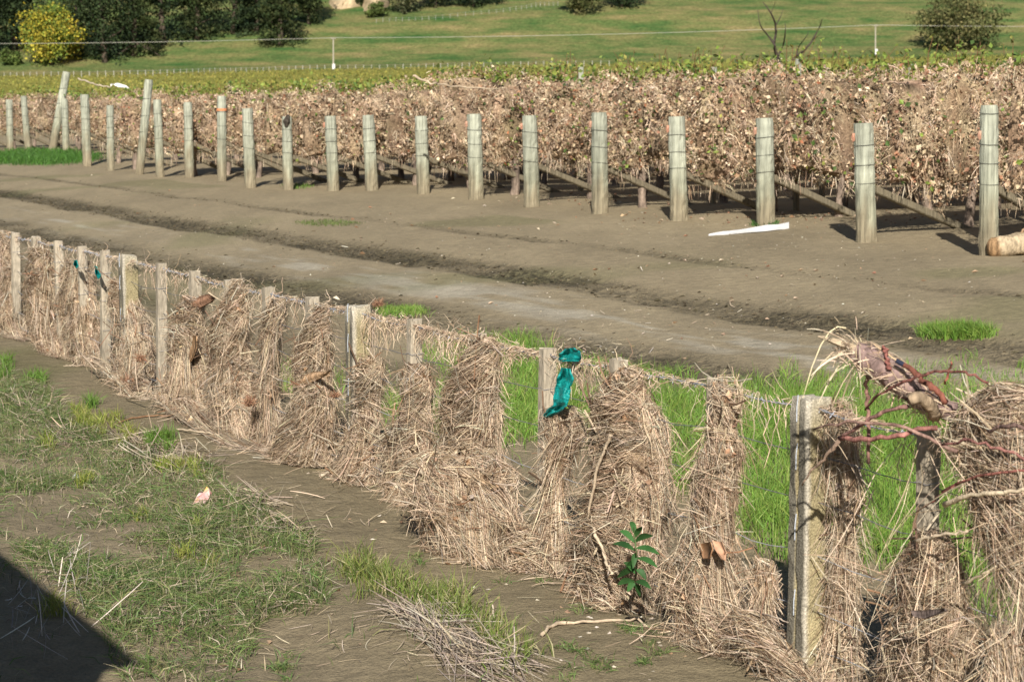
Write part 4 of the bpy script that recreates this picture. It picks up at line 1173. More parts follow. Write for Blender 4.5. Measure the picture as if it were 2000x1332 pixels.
chips([(1200, 560, 800, 150, 420), (500, 470, 500, 100, 160), (1500, 470, 500, 60, 220), (900, 900, 500, 200, 160), (1200, 1200, 300, 120, 120)],
      'tiny pale and dark specks of grit and leaf over the silt', 'grit', (.005, .014), [(.5, .44, .35), (.36, .3, .22), (.12, .095, .06), (.3, .2, .13), (.56, .52, .45)], M_CLOD, pts=None)
chips([(900, 960, 110, 60, 60), (1480, 1240, 90, 40, 60), (1700, 1300, 90, 40, 30), (500, 1150, 350, 120, 60)],
      'dead leaf scraps among the fence debris', 'leaf_litter', (.012, .03), [(.36, .26, .18), (.45, .36, .26), (.25, .16, .1)], M_LITTER, flat=True)

# pink wrapper, white strip, log
def crumple(p, pts, label, name, cat, cols, mat):
    m = MB(); V = np.array([p + np.array(q) for q in pts]); n = len(V); c_ = V.mean(0)
    W = np.vstack([V, c_ + (0, -.01, .02), V * .5 + c_ * .5 + .012 * rng.normal(size=(n, 3)) + (0, .015, .01)])
    T = [(i, (i + 1) % n, n) for i in range(n)] + [(n + 1 + i, n + 1 + (i + 1) % n, n) for i in range(n)] + [(i, (i + 1) % n, n + 1 + i) for i in range(n)]
    m.add(W, None, T, np.array([cols[i % len(cols)] for i in range(len(W))]))
    return tag(m.build(name, mat), label, cat)
crumple(gp(397, 990, .02), [(-.06, 0, 0), (-.035, -.02, .045), (.005, 0, .06), (.02, .01, .10), (.04, 0, .06), (.03, -.01, .02), (.0, -.02, 0)], 'crumpled pink and yellow wrapper on the green turf', 'wrapper', 'litter', [(.7, .42, .42), (.75, .6, .58), (.72, .3, .3), (.75, .45, .08), (.7, .5, .5)], M_LITTER)
crumple(gp(147, 938, .01), [(-.03, 0, 0), (0, 0, .035), (.03, 0, .01), (0, -.02, 0)], 'small white paper scrap on the green turf', 'paper_scrap', 'litter', [(.62, .64, .66)], M_LITTER)
ws = MB(); a, b = gp(1384, 461, .012), gp(1541, 446, .03)
P = curve([a, a * .6 + b * .4 + (0, 0, .005), b], 10); wd = np.linspace(.03, .085, 10) * (1 + .18 * rng.normal(size=10))
acr = np.array([0.1, .8, .55])
V = np.concatenate([P - acr * wd[:, None] * .3, P + acr * wd[:, None] * .7]); n = 10
V2 = V - np.array([0, 0, .02])
Q = [(i, i + 1, n + i + 1, n + i) for i in range(n - 1)] + [(2 * n + n + i, 2 * n + n + i + 1, 2 * n + i + 1, 2 * n + i) for i in range(n - 1)] + [(2 * n + i, 2 * n + i + 1, i + 1, i) for i in range(n - 1)] + [(n + i, n + i + 1, 3 * n + i + 1, 3 * n + i) for i in range(n - 1)]
ws.add(np.vstack([V, V2]), Q, None, np.clip(np.array([.60, .61, .63]) * (1 + .1 * rng.normal(size=(40, 1))), .2, .8))
tag(ws.build('plastic_strip', M_WHITE), 'long white strip lying on the silt before the vineyard posts', 'plastic')

lg = MB(); l0 = hit(1945, 500); l1 = l0 + np.array([1.1, .25, .05])
P = curve([l0 + (-.09, 0, .07), l0 + (.08, 0, .10), l0 + (.4, .08, .13), l1 + (0, 0, .1)], 16)
rr = np.interp(np.linspace(0, 1, 16), [0, .05, .2, 1], [.055, .098, .112, .125])
V_c = np.array([(.27, .17, .09) if i < 4 else (.42, .335, .225) for i in range(16)]) * (1 + .15 * rng.normal(size=(16, 1)))
tube(lg, P, rr, 18, np.clip(V_c, .02, .8), jit=.05)
log = tag(lg.build('log', M_BARK, smooth=True), 'barkless tan driftwood log end at the foot of the nearest vineyard post', 'log')
sb = MB(); tube(sb, [l0 + (.25, .05, .18), l0 + (.29, .05, .27), l0 + (.33, .06, .30)], [.02, .012, .006], 6, (.3, .2, .12)); sb.build('branch_stub', M_BARK, log)

# ------------------------------------------------------------------ the vineyard
ROW = unit(np.array([.78, .63])); RN = np.array([-ROW[1], ROW[0]])
PD = lambda px: 21.3 * (1 + .0924 * (1932 - px) / (px * .0924 + 82.4))
posts = [  # base x, base y, top x, top y, width px
    (1932, 499, 1932, 206, 38), (1695, 473, 1686, 241, 41), (1497, 441, 1493, 231, 37), (1328, 431, 1321, 228, 35), (1173, 417, 1170, 220, 33), (1040, 404, 1034, 226, 31), (931, 390, 926, 223, 30), (828, 379, 822, 227, 26),
    (728, 372, 719, 225, 25), (652, 373, 645, 227, 24), (563, 371, 560, 228, 21), (490, 367, 483, 212, 23), (433, 354, 433, 188, 19), (370, 347, 367, 200, 18), (313, 346, 307, 195, 17), (216, 334, 215, 206, 15), (171, 325, 165, 185, 18),
    (129, 303, 126, 193, 14), (56, 298, 46, 188, 13), (20, 294, 18, 195, 14), (-25, 292, -28, 190, 13), (-70, 290, -72, 190, 13)]
ordn = ['nearest', 'second', 'third', 'fourth', 'fifth', 'sixth', 'seventh', 'eighth', 'ninth', 'tenth', 'eleventh', 'twelfth', 'thirteenth', 'fourteenth', 'fifteenth', 'sixteenth', 'seventeenth', 'eighteenth', 'nineteenth', 'twentieth', 'twenty-first', 'twenty-second']
note = {0: ', the tallest, beside the log', 1: ', flat topped', 2: ', behind the white strip', 10: ', with a dark knot at its top', 12: ' with an orange band', 15: ', a short one', 17: ', against the left leaning pole'}
def post_shape(mb, base, top, r, nseg=26, sides=14, mud=.25):
    zs = np.linspace(0, 1, nseg); P = base + (top - base) * zs[:, None]
    rad = r * (1 - .06 * zs) * (1 + .015 * rng.normal(size=nseg)); rad[-1] *= .93
    up = np.array([.35, .365, .295]) * (1 + .05 * rng.normal()); mid = np.array([.31, .315, .235]); lowc = np.array([.25, .21, .145])
    C = np.array([lowc + (mid - lowc) * sst(.02, .35, t) + (up - mid) * sst(.3, .8, t) for t in zs]) * (1 + .05 * rng.normal(size=(nseg, 1)))
    tube(mb, P, rad, sides, np.clip(C, .02, .9), jit=.025)
    q = mb.V[-1]; f = 1 + .20 * fbm(q[:, 0] * 9, q[:, 1] * 9, q[:, 2] * 3.0, s=170) + .16 * noise(q[:, 0] * 30, q[:, 1] * 30, q[:, 2] * 2, s=171)
    hz = (q[:, 2] - base[2]) / (top[2] - base[2]); ml = sst(.5, .2, hz + .22 * noise(q[:, 0] * 14, q[:, 1] * 14, q[:, 2] * 4, s=172))
    cc = np.array(mb.C[-1]) * f[:, None]; mb.C[-1] = np.clip(cc + (np.array([.24, .20, .135]) * f[:, None] - cc) * (.75 * ml)[:, None], .02, .9)

row_starts = []
for i, (bx_, by_, tx, ty, wpx) in enumerate(posts):
    D = PD(max(bx_, -200)); d = ray(bx_, by_); d = d / d[1]
    x, y = d[0] * D, D
    gz_ = float(G(x, y)); want = CAM_Z + d[2] * D
    base = np.array([x, y, gz_]); top = atD(tx, ty, D) 
    row_starts.append((base, top))
    # keep the post's foot on the sheet: slide along the sight line
    hp = hit(bx_, by_)
    if abs(hp[1] - D) < 0.22 * D:
        sc = hp[1] / D; base = hp; top = atD(tx, ty, hp[1]); row_starts[-1] = (base, top)
    r = wpx / 2 * base[1] / FPX
    root = empty('vineyard_post', base)
    lab = ('nearest round timber end post of the vineyard' if i == 0 else ordn[i] + ' round timber end post counted from the right') + note.get(i, '')
    tag(root, lab, 'post', 'vineyard end posts')
    m = MB(); post_shape(m, base - (0, 0, .25), top, r); o = m.build('shaft', M_POST, root, smooth=False)
    H_ = top - base
    for f in ((.50, .655, .82) if i != 0 else (.48, .62, .745, .95)):
        wv_ = MB(); c_ = base + H_ * f; a = np.linspace(0, 2 * PI, 15)
        tube(wv_, np.stack([c_[0] + (r * 1.015) * np.cos(a), c_[1] + (r * 1.015) * np.sin(a), np.full(15, c_[2]) + .012 * np.sin(a + i)], -1), .0032, 4, (.10, .10, .09), cap=False)
        wv_.build('wire_band', M_WIRE, root)
    # the stay that props the post inside the row
    bl = 1.75 if i else 1.6
    bt = base + H_ * .45 + np.append(ROW * r * .9, 0); fx, fy = base[:2] + ROW * bl - RN * .10
    bf = np.array([fx, fy, float(G(fx, fy)) - .05])
    m = MB(); box(m, (bt + bf) / 2, unit(np.append(RN, 0)) * .043, unit(np.cross(bf - bt, np.append(RN, 0))) * .043, (bf - bt) / 2, (.20, .172, .12), .012)
    m.build('stay', M_POST, root)
    if i in (2, 4, 5, 1, 3, 6, 9, 11, 0):
        m = MB(); c_ = base + H_ * (.88 if i else .8) + np.array([-r * 1.05, -r * .3, 0])
        V = [c_ + (.02, 0, .05), c_ + (-.012, -.01, .045), c_ + (-.022, .0, .0), c_ + (-.008, -.012, -.05), c_ + (.022, 0, -.035), c_ + (0, -.03, .0)]; m.add(V, None, [(0, 1, 5), (1, 2, 5), (2, 3, 5), (3, 4, 5), (4, 0, 5), (0, 4, 3), (0, 3, 2), (0, 2, 1)], (.5, .25, .17) if i % 2 else (.5, .28, .2)); m.build('ribbon_tag', M_LITTER, root)
    if i == 12:
        m = MB(); c_ = base + H_ * .84; tube(m, [c_ - (0, 0, .025), c_ + (0, 0, .025)], r * 1.04, 14, (.62, .25, .12)); m.build('orange_band', M_LITTER, root)
    if i == 10:
        m = MB(); c_ = base + H_ * .93; tube(m, [c_ + (0, -r * .9, -.1), c_ + (0, -r * .95, 0), c_ + (r * .4, -r * .6, .12)], [.03, .07, .03], 7, (.06, .05, .04)); m.build('knot', M_BARK, root)

for (bx_, by_, tx, ty, wpx, lab) in [(270, 341, 291, 156, 17, 'tall grey pole leaning right between the thirteenth and sixteenth vineyard posts'), (98, 302, 130, 141, 16, 'tall grey pole leaning right at far left, higher than every other post')]:
    base = hit(bx_, by_); top = atD(tx, ty, base[1])
    m = MB(); post_shape(m, base - (0, 0, .2), top, wpx / 2 * base[1] / FPX)
    o = tag(m.build('leaning_pole', M_POST), lab, 'post')
    for f in (.45, .62, .8):
        wv_ = MB(); c_ = base + (top - base) * f; r = wpx / 2 * base[1] / FPX; a = np.linspace(0, 2 * PI, 13)
        tube(wv_, np.stack([c_[0] + r * 1.02 * np.cos(a), c_[1] + r * 1.02 * np.sin(a), np.full(13, c_[2])], -1), .006, 4, (.10, .10, .09), cap=False); wv_.build('wire_band', M_WIRE, o)

VINE_DEAD = [(.50, .385, .255), (.43, .325, .21), (.55, .435, .305), (.36, .255, .16), (.45, .345, .23), (.25, .16, .10), (.60, .49, .36), (.31, .165, .10), (.20, .12, .075)]
VINE_GREEN = [(.17, .235, .045), (.21, .27, .055), (.13, .185, .04), (.07, .12, .03), (.27, .28, .07)]
for i, (base, top) in enumerate(row_starts):
    near = base[1] < 34
    LEN = 8.0 if i < 4 else 7.0
    CORE = LEN + 9.0
    o3 = np.array([base[0], base[1]])
    root = empty('vine_row', base + np.append(ROW * .6, 0))
    lab = 'flood-matted vine row behind the nearest vineyard post' if i == 0 else 'flood-matted vine row behind the ' + ordn[i] + ' vineyard post from the right'
    tag(root, lab, 'vine row', 'vine rows of the vineyard')
    def W3(t, w, hgt):
        x = o3[0] + ROW[0] * t + RN[0] * w; y = o3[1] + ROW[1] * t + RN[1] * w
        return np.stack([x, y, G(x, y) + hgt], -1)
    topH = (1.93 if i < 8 else 1.86) + .05 * rng.normal() - (.12 if i > 12 else 0)
    t0 = .25
    # matted heart of the row
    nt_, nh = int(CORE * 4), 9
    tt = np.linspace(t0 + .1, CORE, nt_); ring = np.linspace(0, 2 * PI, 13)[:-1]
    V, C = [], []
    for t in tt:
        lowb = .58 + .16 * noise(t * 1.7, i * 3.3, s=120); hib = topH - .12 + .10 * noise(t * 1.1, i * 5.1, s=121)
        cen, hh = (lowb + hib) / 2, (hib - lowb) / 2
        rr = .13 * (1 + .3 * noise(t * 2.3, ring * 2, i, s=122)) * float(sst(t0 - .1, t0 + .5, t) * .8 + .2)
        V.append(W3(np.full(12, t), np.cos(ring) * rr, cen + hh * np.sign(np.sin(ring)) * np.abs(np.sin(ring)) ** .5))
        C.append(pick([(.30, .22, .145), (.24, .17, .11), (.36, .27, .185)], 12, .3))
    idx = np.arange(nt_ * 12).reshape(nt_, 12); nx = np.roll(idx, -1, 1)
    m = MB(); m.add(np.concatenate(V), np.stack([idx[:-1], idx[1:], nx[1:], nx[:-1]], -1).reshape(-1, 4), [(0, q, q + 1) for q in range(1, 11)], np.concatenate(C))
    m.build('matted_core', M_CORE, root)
    # dead leaves and straw over it; thicker on the end that shows
    VIS = 3.6 if i < 3 else (2.8 if near else 2.2)
    def along(n):
        q = rng.random(n); return np.where(rng.random(n) < .74, t0 - .15 + VIS * q, VIS + (CORE - VIS) * q ** 1.6)
    def around(n):
        hq = np.clip(rng.uniform(-1, 1.12, n), -1, 1); a = np.arcsin(np.abs(hq) ** (1 / .6)) * np.sign(hq)
        return np.where(rng.random(n) < .72, PI - a, a)
    n = 9000 if near else 4200
    t = along(n)
    th = around(n)
    def shell(t, th, extra):
        lowb = .42 + .16 * sst(1.2, .3, t) + .20 * noise(t * 1.7, i * 3.3, s=120); hib = topH + .11 * noise(t * 1.1, i * 5.1, s=121) + .09 * noise(t * 4, i, s=125)
        cen, hh = (lowb + hib) / 2, (hib - lowb) / 2
        rr = .27 * (1 + .75 * noise(t * 2.4, np.sin(th) * 2.2, i * 2.0, s=126) + .3 * noise(t * 7.0, np.sin(th) * 6, i * 2.0, s=127)) + extra
        return W3(t, np.cos(th) * rr, cen + (hh + extra * .5) * np.sign(np.sin(th)) * np.abs(np.sin(th)) ** .6)
    ex = rng.normal(-.03, .06, n); ex = np.where(t < t0 + .25, -.24 * rng.random(n), ex)
    gap = noise(t * 3.4, np.sin(th) * 3.2 + 5, i * 3.0, s=128) < .52
    t, th, ex = t[gap], th[gap], ex[gap]; n = len(t)
    Cn = shell(t, th, ex)
    s = MB()
    leaf_cards(s, Cn, np.where(rng.random(n) < .14, rng.uniform(.03, .048, n), rng.uniform(.008, .024, n)), pick(VINE_DEAD, n, .2))
    nb = 660 if near else 320; per = 9; N = nb * per
    tb = along(nb); thb = around(nb)
    gap = noise(tb * 3.4, np.sin(thb) * 3.2 + 5, i * 3.0, s=128) < .52; tb, thb = tb[gap], thb[gap]; nb = len(tb); N = nb * per
    A = np.repeat(shell(tb, thb, np.where(tb < t0 + .25, -.2 * rng.random(nb), rng.normal(-.01, .055, nb))), per, axis=0) + .035 * rng.normal(size=(N, 3))
    dirb = np.repeat(unit(rng.normal(size=(nb, 3)) * np.array([1, 1, .6]) - np.array([0, 0, .45])), per, axis=0) + .4 * rng.normal(size=(N, 3))
    LL = rng.uniform(.03, .12, N); q = np.linspace(0, 1, 4)
    P = A[:, None, :] + dirb[:, None, :] * (LL[:, None] * q[None, :])[..., None]
    P[:, :, 2] -= .5 * LL[:, None] * q[None, :] ** 2
    ribbons(s, P, rng.uniform(.004, .0085, N) * (1 if near else 1.25), np.repeat(pick(STRAW + VINE_DEAD[:4], nb, .22), per, axis=0) * (1 + .12 * rng.normal(size=(N, 1))))
    # fringe under the canopy
    n = int(26 * LEN); tf = t0 + (LEN - t0) * rng.random(n) ** 1.4
    A = W3(tf, .16 * rng.normal(size=n), 0.54 + .18 * noise(tf * 1.7, i * 3.3, s=120)); LL = rng.uniform(.05, .24, n)
    P = A[:, None, :] + np.stack([.15 * rng.normal(size=n), .15 * rng.normal(size=n), -np.ones(n)], -1)[:, None, :] * (LL[:, None] * q[None, :])[..., None]
    ribbons(s, P, rng.uniform(.005, .010, n), pick(STRAW_DARK + STRAW, n))
    s.build('dead_foliage', M_STRAW, root, kind='stuff')
    # live leaves, mostly along the top wire
    g = MB(); n = int(34 * LEN); t = t0 + (LEN - t0) * rng.random(n) ** 1.3
    cl = noise(t * 2.6, i * 1.7, s=130) > -.15
    t = t[cl]; n = len(t)
    hh = topH + .11 * noise(t * 1.1, i * 5.1, s=121) + np.abs(rng.normal(.02, .10, n))
    leaf_cards(g, W3(t, .2 * rng.normal(size=n), hh), rng.uniform(.03, .06, n), pick(VINE_GREEN, n, .2))
    n = 520 if near else 220; t = along(n)
    kq = noise(t * 3.6, i * 2.7, s=131) > -.3; t = t[kq]; n = len(t)
    leaf_cards(g, shell(t, around(n), np.full(n, .03)), rng.uniform(.022, .048, n), pick(VINE_GREEN + [(.05, .08, .025), (.07, .11, .03), (.30, .12, .06)], n, .2))
    ns = int((4.5 if i < 6 else 3) * LEN)
    for t1 in t0 + (LEN - t0) * rng.random(ns) ** 1.3:                       # upright shoots with a few leaves
        b = W3(np.array(t1), np.array(.1 * rng.normal()), np.array(topH - .05)); e = b + np.array([.1 * rng.normal(), .1 * rng.normal(), rng.uniform(.1, .46 if i < 6 else .3)])
        tube(g, [b, (b + e) / 2 + .02 * rng.normal(size=3), e], [.005, .004, .003], 4, (.2, .1, .05))
        k5 = rng.integers(4, 9); f = rng.random(k5)[:, None]
        leaf_cards(g, b + (e - b) * f + .035 * rng.normal(size=(k5, 3)), rng.uniform(.022, .045, k5), pick(VINE_GREEN[:2] + VINE_GREEN[4:], k5))
    g.build('green_leaves', M_LEAF, root, kind='stuff')
    # trunks standing in the shade
    for t1 in np.arange(1.55 if i < 4 else .9, CORE - 3, 1.6):
        t1 = t1 + .15 * rng.normal(); a = W3(np.array(t1), np.array(0.0), np.array(-.1)); m = MB()
        p = curve([a, a + (.03 * rng.normal(), .03 * rng.normal(), .4), a + (.06 * rng.normal(), .05 * rng.normal(), .95)], 8)
        tube(m, p, np.array([.075, .065, .06, .055, .055, .05, .05, .045]) * rng.uniform(.8, 1.2), 8, np.clip(np.array((.22, .17, .135)) * (1 + .2 * rng.normal(size=(8, 1))), .02, .6), jit=.1)
        m.build('trunk', M_BARK, root, smooth=True)
    if i in (0, 1, 3, 4, 6):
        for t1 in ((2.2, 4.6) if i > 1 else (3.4,)):
            a = W3(np.array(t1), np.array(-.05), np.array(0.0)); m = MB(); post_shape(m, a - (0, 0, .2), a + (0, 0, topH + rng.uniform(.08, .2)), .05, 8, 8); m.build('inner_post', M_POST, root)

# bits caught on top of the rows
pb = atD(230, 168, 56)
m = MB(); pc = curve([pb + (-.22, 0, .02), pb + (-.08, -.02, .04), pb + (.1, 0, .0), pb + (.28, .02, -.05)], 8)
V = np.concatenate([pc + (0, 0, .03) + .015 * rng.normal(size=(8, 3)), pc - (0, 0, .03) + .015 * rng.normal(size=(8, 3)), pc + (0, .06, 0)])
m.add(V, [(i, i + 1, 9 + i, 8 + i) for i in range(7)] + [(16 + i, 17 + i, i + 1, i) for i in range(7)], None, (.75, .75, .76)); tag(m.build('plastic_rag', M_WHITE), 'white plastic rag caught on the vine tops at left', 'plastic')
stick([atD(806, 149, 33), atD(835, 160, 33), atD(880, 168, 33.2), atD(972, 174, 33.4)], .02, .012, 'long bare branch lying across the vine tops in the middle', (.45, .36, .26), 'branch', 'branch', kink=.015)
stick([atD(152, 153, 57), atD(180, 163, 57), atD(215, 172, 57)], .025, .02, 'grey broken pole lying on the vine tops near the leaning pole', (.4, .34, .26), 'branch', 'branch', kink=.01)

# ------------------------------------------------------------------ beyond the vineyard
# rows of green vines on the far floor of the valley
m = MB(); N = 42000
D = 135 + 235 * rng.random(N) ** 1.0
rowD = np.round(D / 4.5) * 4.5
X = rng.uniform(-.30, .30, N) * rowD
z = G(X, rowD)
C = np.stack([X, rowD + .35 * rng.normal(size=N), z + rng.uniform(.05, .4, N) + .1 * noise(X * .3, rowD, s=140)], -1)
tone = (.9 + .3 * noise(X * .05, rowD * .08, s=141))[:, None]
leaf_cards(m, C, rng.uniform(.06, .17, N), pick([(.23, .23, .055), (.27, .25, .06), (.20, .205, .05), (.30, .26, .075)], N, .14) * tone)
tag(m.build('far_vine_rows', M_TREE, origin=(0, 0, 0)), 'yellow-green vine rows spread over the valley floor behind the flooded vines', 'vineyard', kind='stuff')

# white-posted fence along the toe of the hill
def far_fence(pts, n, hgt, wd, label, fn):
    P = np.array([hit(a, b, fn, 300) for a, b in pts]); P = curve(P, n)
    P[:, 2] = np.maximum(fn(P[:, 0], P[:, 1]), G(P[:, 0], P[:, 1]) - 3)
    root = empty('field_fence', P[0]); tag(root, label, 'fence')
    me = None
    for p in P:
        if me is None:
            b = MB(); box(b, (0, 0, hgt / 2 - .1), (wd, 0, 0), (0, wd, 0), (0, 0, hgt / 2 + .1), (.42, .41, .37), .01); o = b.build('fence_post', M_POST, root, origin=None)
            o.data.transform(__import__('mathutils').Matrix.Translation(root.location)); me = o.data
        else: o = linked(bpy.data.objects.new('fence_post', me), root)
        o.location = [float(q) for q in (p - P[0])]
    for f in (.4, .9):
        b = MB(); tube(b, P + (0, 0, hgt * f), .02, 3, (.3, .3, .28), cap=False); b.build('wire', M_WIRE, root)
HG = lambda x, y: np.where(np.asarray(y) > 376, np.maximum(H(x, y), G(x, np.minimum(y, 392))), G(x, y))
far_fence([(-60, 153), (250, 150), (520, 141), (850, 134), (1190, 130)], 92, .9, .045, 'distant wire fence with white posts along the foot of the hill', HG)
far_fence([(735, 45), (860, 38), (1000, 22), (1090, 12)], 30, .9, .03, 'distant wire fence higher up the hill below the trees', HG)

# power line
def pole(px, ytop, ybase, drop):
    b = hit(px, ybase, HG, 300); t = atD(px, ytop, b[1])
    root = empty('power_pole', b); m = MB(); tube(m, [b - (0, 0, 1), t], [.17, .12], 8, (.38, .35, .28)); m.build('shaft', M_POST, root)
    m = MB(); box(m, t - (0, .15, .2), (.55, .1, 0), (0, .06, 0), (0, 0, .06), (.35, .32, .27), .02); m.build('crossarm', M_POST, root)
    c_ = b + (t - b) * drop; m = MB(); tube(m, [c_ + (.1, -.3, -.5), c_ + (.1, -.3, .5)], .28, 10, (.78, .78, .78)); m.build('white_box', M_WHITE, root)
    return root, t
p1, t1 = pole(651, 74, 137, .1); tag(p1, 'thin power pole left of centre below the pine belt', 'pole', 'power poles')
p2, t2 = pole(1710, 49, 109, .12); tag(p2, 'thin power pole on the right, left of the round tree', 'pole', 'power poles')
tl, tr_ = atD(-420, 84, t1[1] + 12), atD(2760, 44, t2[1] + 8)
for t_, lab in ((tl, 'power pole beyond the left edge of the picture'), (tr_, 'power pole beyond the right edge of the picture')):
    g0 = float(HG(t_[0], t_[1])); root = empty('power_pole', (t_[0], t_[1], g0)); m = MB(); tube(m, [(t_[0], t_[1], g0 - 1), t_], [.17, .12], 8, (.38, .35, .28)); m.build('shaft', M_POST, root); tag(root, lab, 'pole', 'power poles')
ln = MB()
for a, b in ((tl, t1), (t1, t2), (t2, tr_)):
    q = np.linspace(0, 1, 30)[:, None]; P = a + (b - a) * q; P[:, 2] -= (4 * q * (1 - q))[:, 0] * .55
    tube(ln, P + (0, -.2, -.05), .035, 4, (.52, .5, .44), cap=False)
tag(ln.build('power_line', M_WIRE), 'pale overhead power line strung across the hillside', 'cable')

# trees
def limb_path(a, b, k=5, j=.1):
    p = curve([a, (a + b) / 2 + j * np.linalg.norm(b - a) * rng.normal(size=3) * .4, b], k); return p

def tree(base, height, rx, kind, label, pal, name, cat='tree', group=None, n=2600, leaf=(.25, .5), low=.12, ry=None):
    root = empty(name, base); tag(root, label, cat, group)
    tk = MB(); top = base + np.array([.03 * height * rng.normal(), .03 * height * rng.normal(), height * .85])
    tube(tk, curve([base - (0, 0, .6), base + (top - base) * .5 + .02 * height * rng.normal(size=3) * (1, 1, 0), top], 9), np.linspace(height * .028, height * .006, 9), 8, (.11, .085, .065))
    cr = MB(); ry = ry or rx
    nc = max(40, n // 26); L = []
    if kind == 'round':
        d = unit(rng.normal(size=(nc, 3))); rr = rng.random(nc) ** .33
        lump = 1 + .36 * noise(d[:, 0] * 2.0 + base[0], d[:, 1] * 2.0, d[:, 2] * 2.0, s=150) + .2 * noise(d[:, 0] * 5 + base[0], d[:, 1] * 5, d[:, 2] * 5, s=152)
        cz = height * (low + (1 - low) / 2); hz = height * (1 - low) / 2
        cc = base + np.stack([d[:, 0] * rx * rr * lump, d[:, 1] * ry * rr * lump, cz + d[:, 2] * hz * rr * lump], -1)
        spread = np.array([rx, ry, hz * .8]) * .16
    else:                                                   # layered evergreen: whorls of drooping boughs
        f = rng.random(nc) ** .85; a = rng.uniform(0, 2 * PI, nc)
        env = (1 - f) ** .75 * (.75 + .35 * noise(a * 1.3 + base[0], f * 7, s=151)) + .06
        q = rng.random(nc) ** .45
        cc = base + np.stack([np.cos(a) * rx * env * q, np.sin(a) * ry * env * q, height * (low + (1 - low) * f) - .10 * height * env * q * q], -1)
        spread = np.array([rx * .13, ry * .13, height * .014])
    for j in rng.choice(nc, min(16, nc), replace=False):
        s0 = base + (top - base) * np.clip((cc[j, 2] - base[2]) / height * .75, .1, .9)
        tube(tk, limb_path(s0, cc[j]), np.linspace(height * .010, height * .003, 5), 5, (.11, .085, .065), cap=False)
    tk.build('trunk', M_BARK, root, smooth=True)
    per = n // nc
    C = np.repeat(cc, per, axis=0) + rng.normal(size=(nc * per, 3)) * spread
    C[:, 2] = np.maximum(C[:, 2], HG(C[:, 0], C[:, 1]) + .15)
    col = np.repeat(pick(pal, nc, .22), per, axis=0) * (1 + .12 * rng.normal(size=(nc * per, 1)))
    leaf_cards(cr, C, rng.uniform(*leaf, nc * per), np.clip(col, .004, .6))
    cr.build('crown', M_TREE, root)
    return root

DARK = [(.026, .042, .018), (.036, .056, .022), (.046, .068, .027), (.018, .032, .015)]
DARK2 = [(.03, .046, .016), (.045, .06, .02), (.055, .066, .024), (.022, .036, .014)]
OLIVE = [(.10, .108, .042), (.13, .13, .052), (.07, .083, .03), (.155, .145, .062)]
YEL = [(.30, .28, .035), (.38, .32, .04), (.22, .25, .04), (.15, .20, .04), (.10, .15, .03), (.40, .32, .05)]
def ht(b, ytop):
    return float(atD(1000, ytop, b[1])[2] - b[2])
b = hit(100, 128, HG, 300); tree(b, ht(b, 10), 4.9 * b[1] / 400, 'round', 'bright yellow autumn tree in front of the dark pines', YEL, 'autumn_tree', n=8000, leaf=(.16, .34), low=.06)
specs = [  # px, base y, top y, half width px, kind, palette
    (-30, 120, -150, 75, 'round', DARK, 'dark evergreen tree cut by the left edge, behind the yellow tree'),
    (30, 96, -120, 60, 'round', DARK, 'dark evergreen tree peeping over the left side of the yellow tree'),
    (150, 112, -140, 62, 'round', DARK2, 'tall dark evergreen tree directly right of the yellow tree'),
    (205, 122, -120, 58, 'round', DARK, 'dark bushy evergreen with the lowest skirt in the belt'),
    (262, 108, -150, 62, 'conifer', DARK2, 'dark conifer right of the bushy evergreen with the lowest skirt'),
    (320, 88, -160, 70, 'conifer', DARK, 'dark conifer in the middle of the belt, third of its conifers from the right'),
    (385, 78, -150, 66, 'conifer', DARK2, 'layered dark conifer in the belt above the middle of the slope fence'),
    (455, 66, -150, 66, 'conifer', DARK, 'dark conifer just left of the gap in the belt'),
    (548, 88, -120, 64, 'conifer', DARK2, 'rightmost big conifer of the belt, its skirt reaching down the slope'),
    (500, 62, -130, 60, 'conifer', DARK, 'dark conifer standing behind the gap in the belt'),
    (605, 48, -120, 36, 'round', DARK2, 'dark evergreen at the right end of the belt beside the cliff'),
    (790, 26, -90, 34, 'round', [(.13, .14, .07), (.16, .16, .08), (.10, .115, .055)], 'pale green willow-like tree right of the cliff'),
    (850, 16, -100, 34, 'round', DARK2, 'dark tree at the top edge right of the willow-like tree'),
    (925, 14, -100, 50, 'round', DARK, 'wide dark tree at the top edge left of the hillside fence'),
    (1135, 28, -80, 36, 'round', OLIVE, 'olive green tree at the top edge in the middle of the hillside'),
    (1215, 14, -110, 44, 'round', DARK, 'dark tree at the top edge right of the olive tree'),
    (1866, 96, -10, 76, 'round', OLIVE, 'round olive green tree alone on the slope at upper right'),
]
for (px, yb, yt, hw, kind, pal, lab) in specs:
    b = hit(px, yb, HG, 300); s_ = b[1] / FPX
    tree(b, ht(b, yt), hw * s_, kind, lab, pal, 'evergreen_tree' if pal in (DARK, DARK2) else 'hillside_tree', n=6800 if hw > 50 else 4200, leaf=(.18, .40), low=.03, group='trees on the hillside')
for (px, yb, w_, lab, pal) in [(20, 128, 26, 'low green bush at the foot of the slope at far left', [(.08, .12, .03), (.11, .15, .04)]), (700, 12, 22, 'small bush growing on the cliff', DARK2), (735, 34, 26, 'low bush under the cliff', [(.09, .12, .035)])]:
    b = hit(px, yb, HG, 300); tree(b, w_ * b[1] / FPX * 1.1, w_ * b[1] / FPX * .8, 'round', lab, pal, 'bush', 'bush', n=900, leaf=(.18, .4), low=.02)

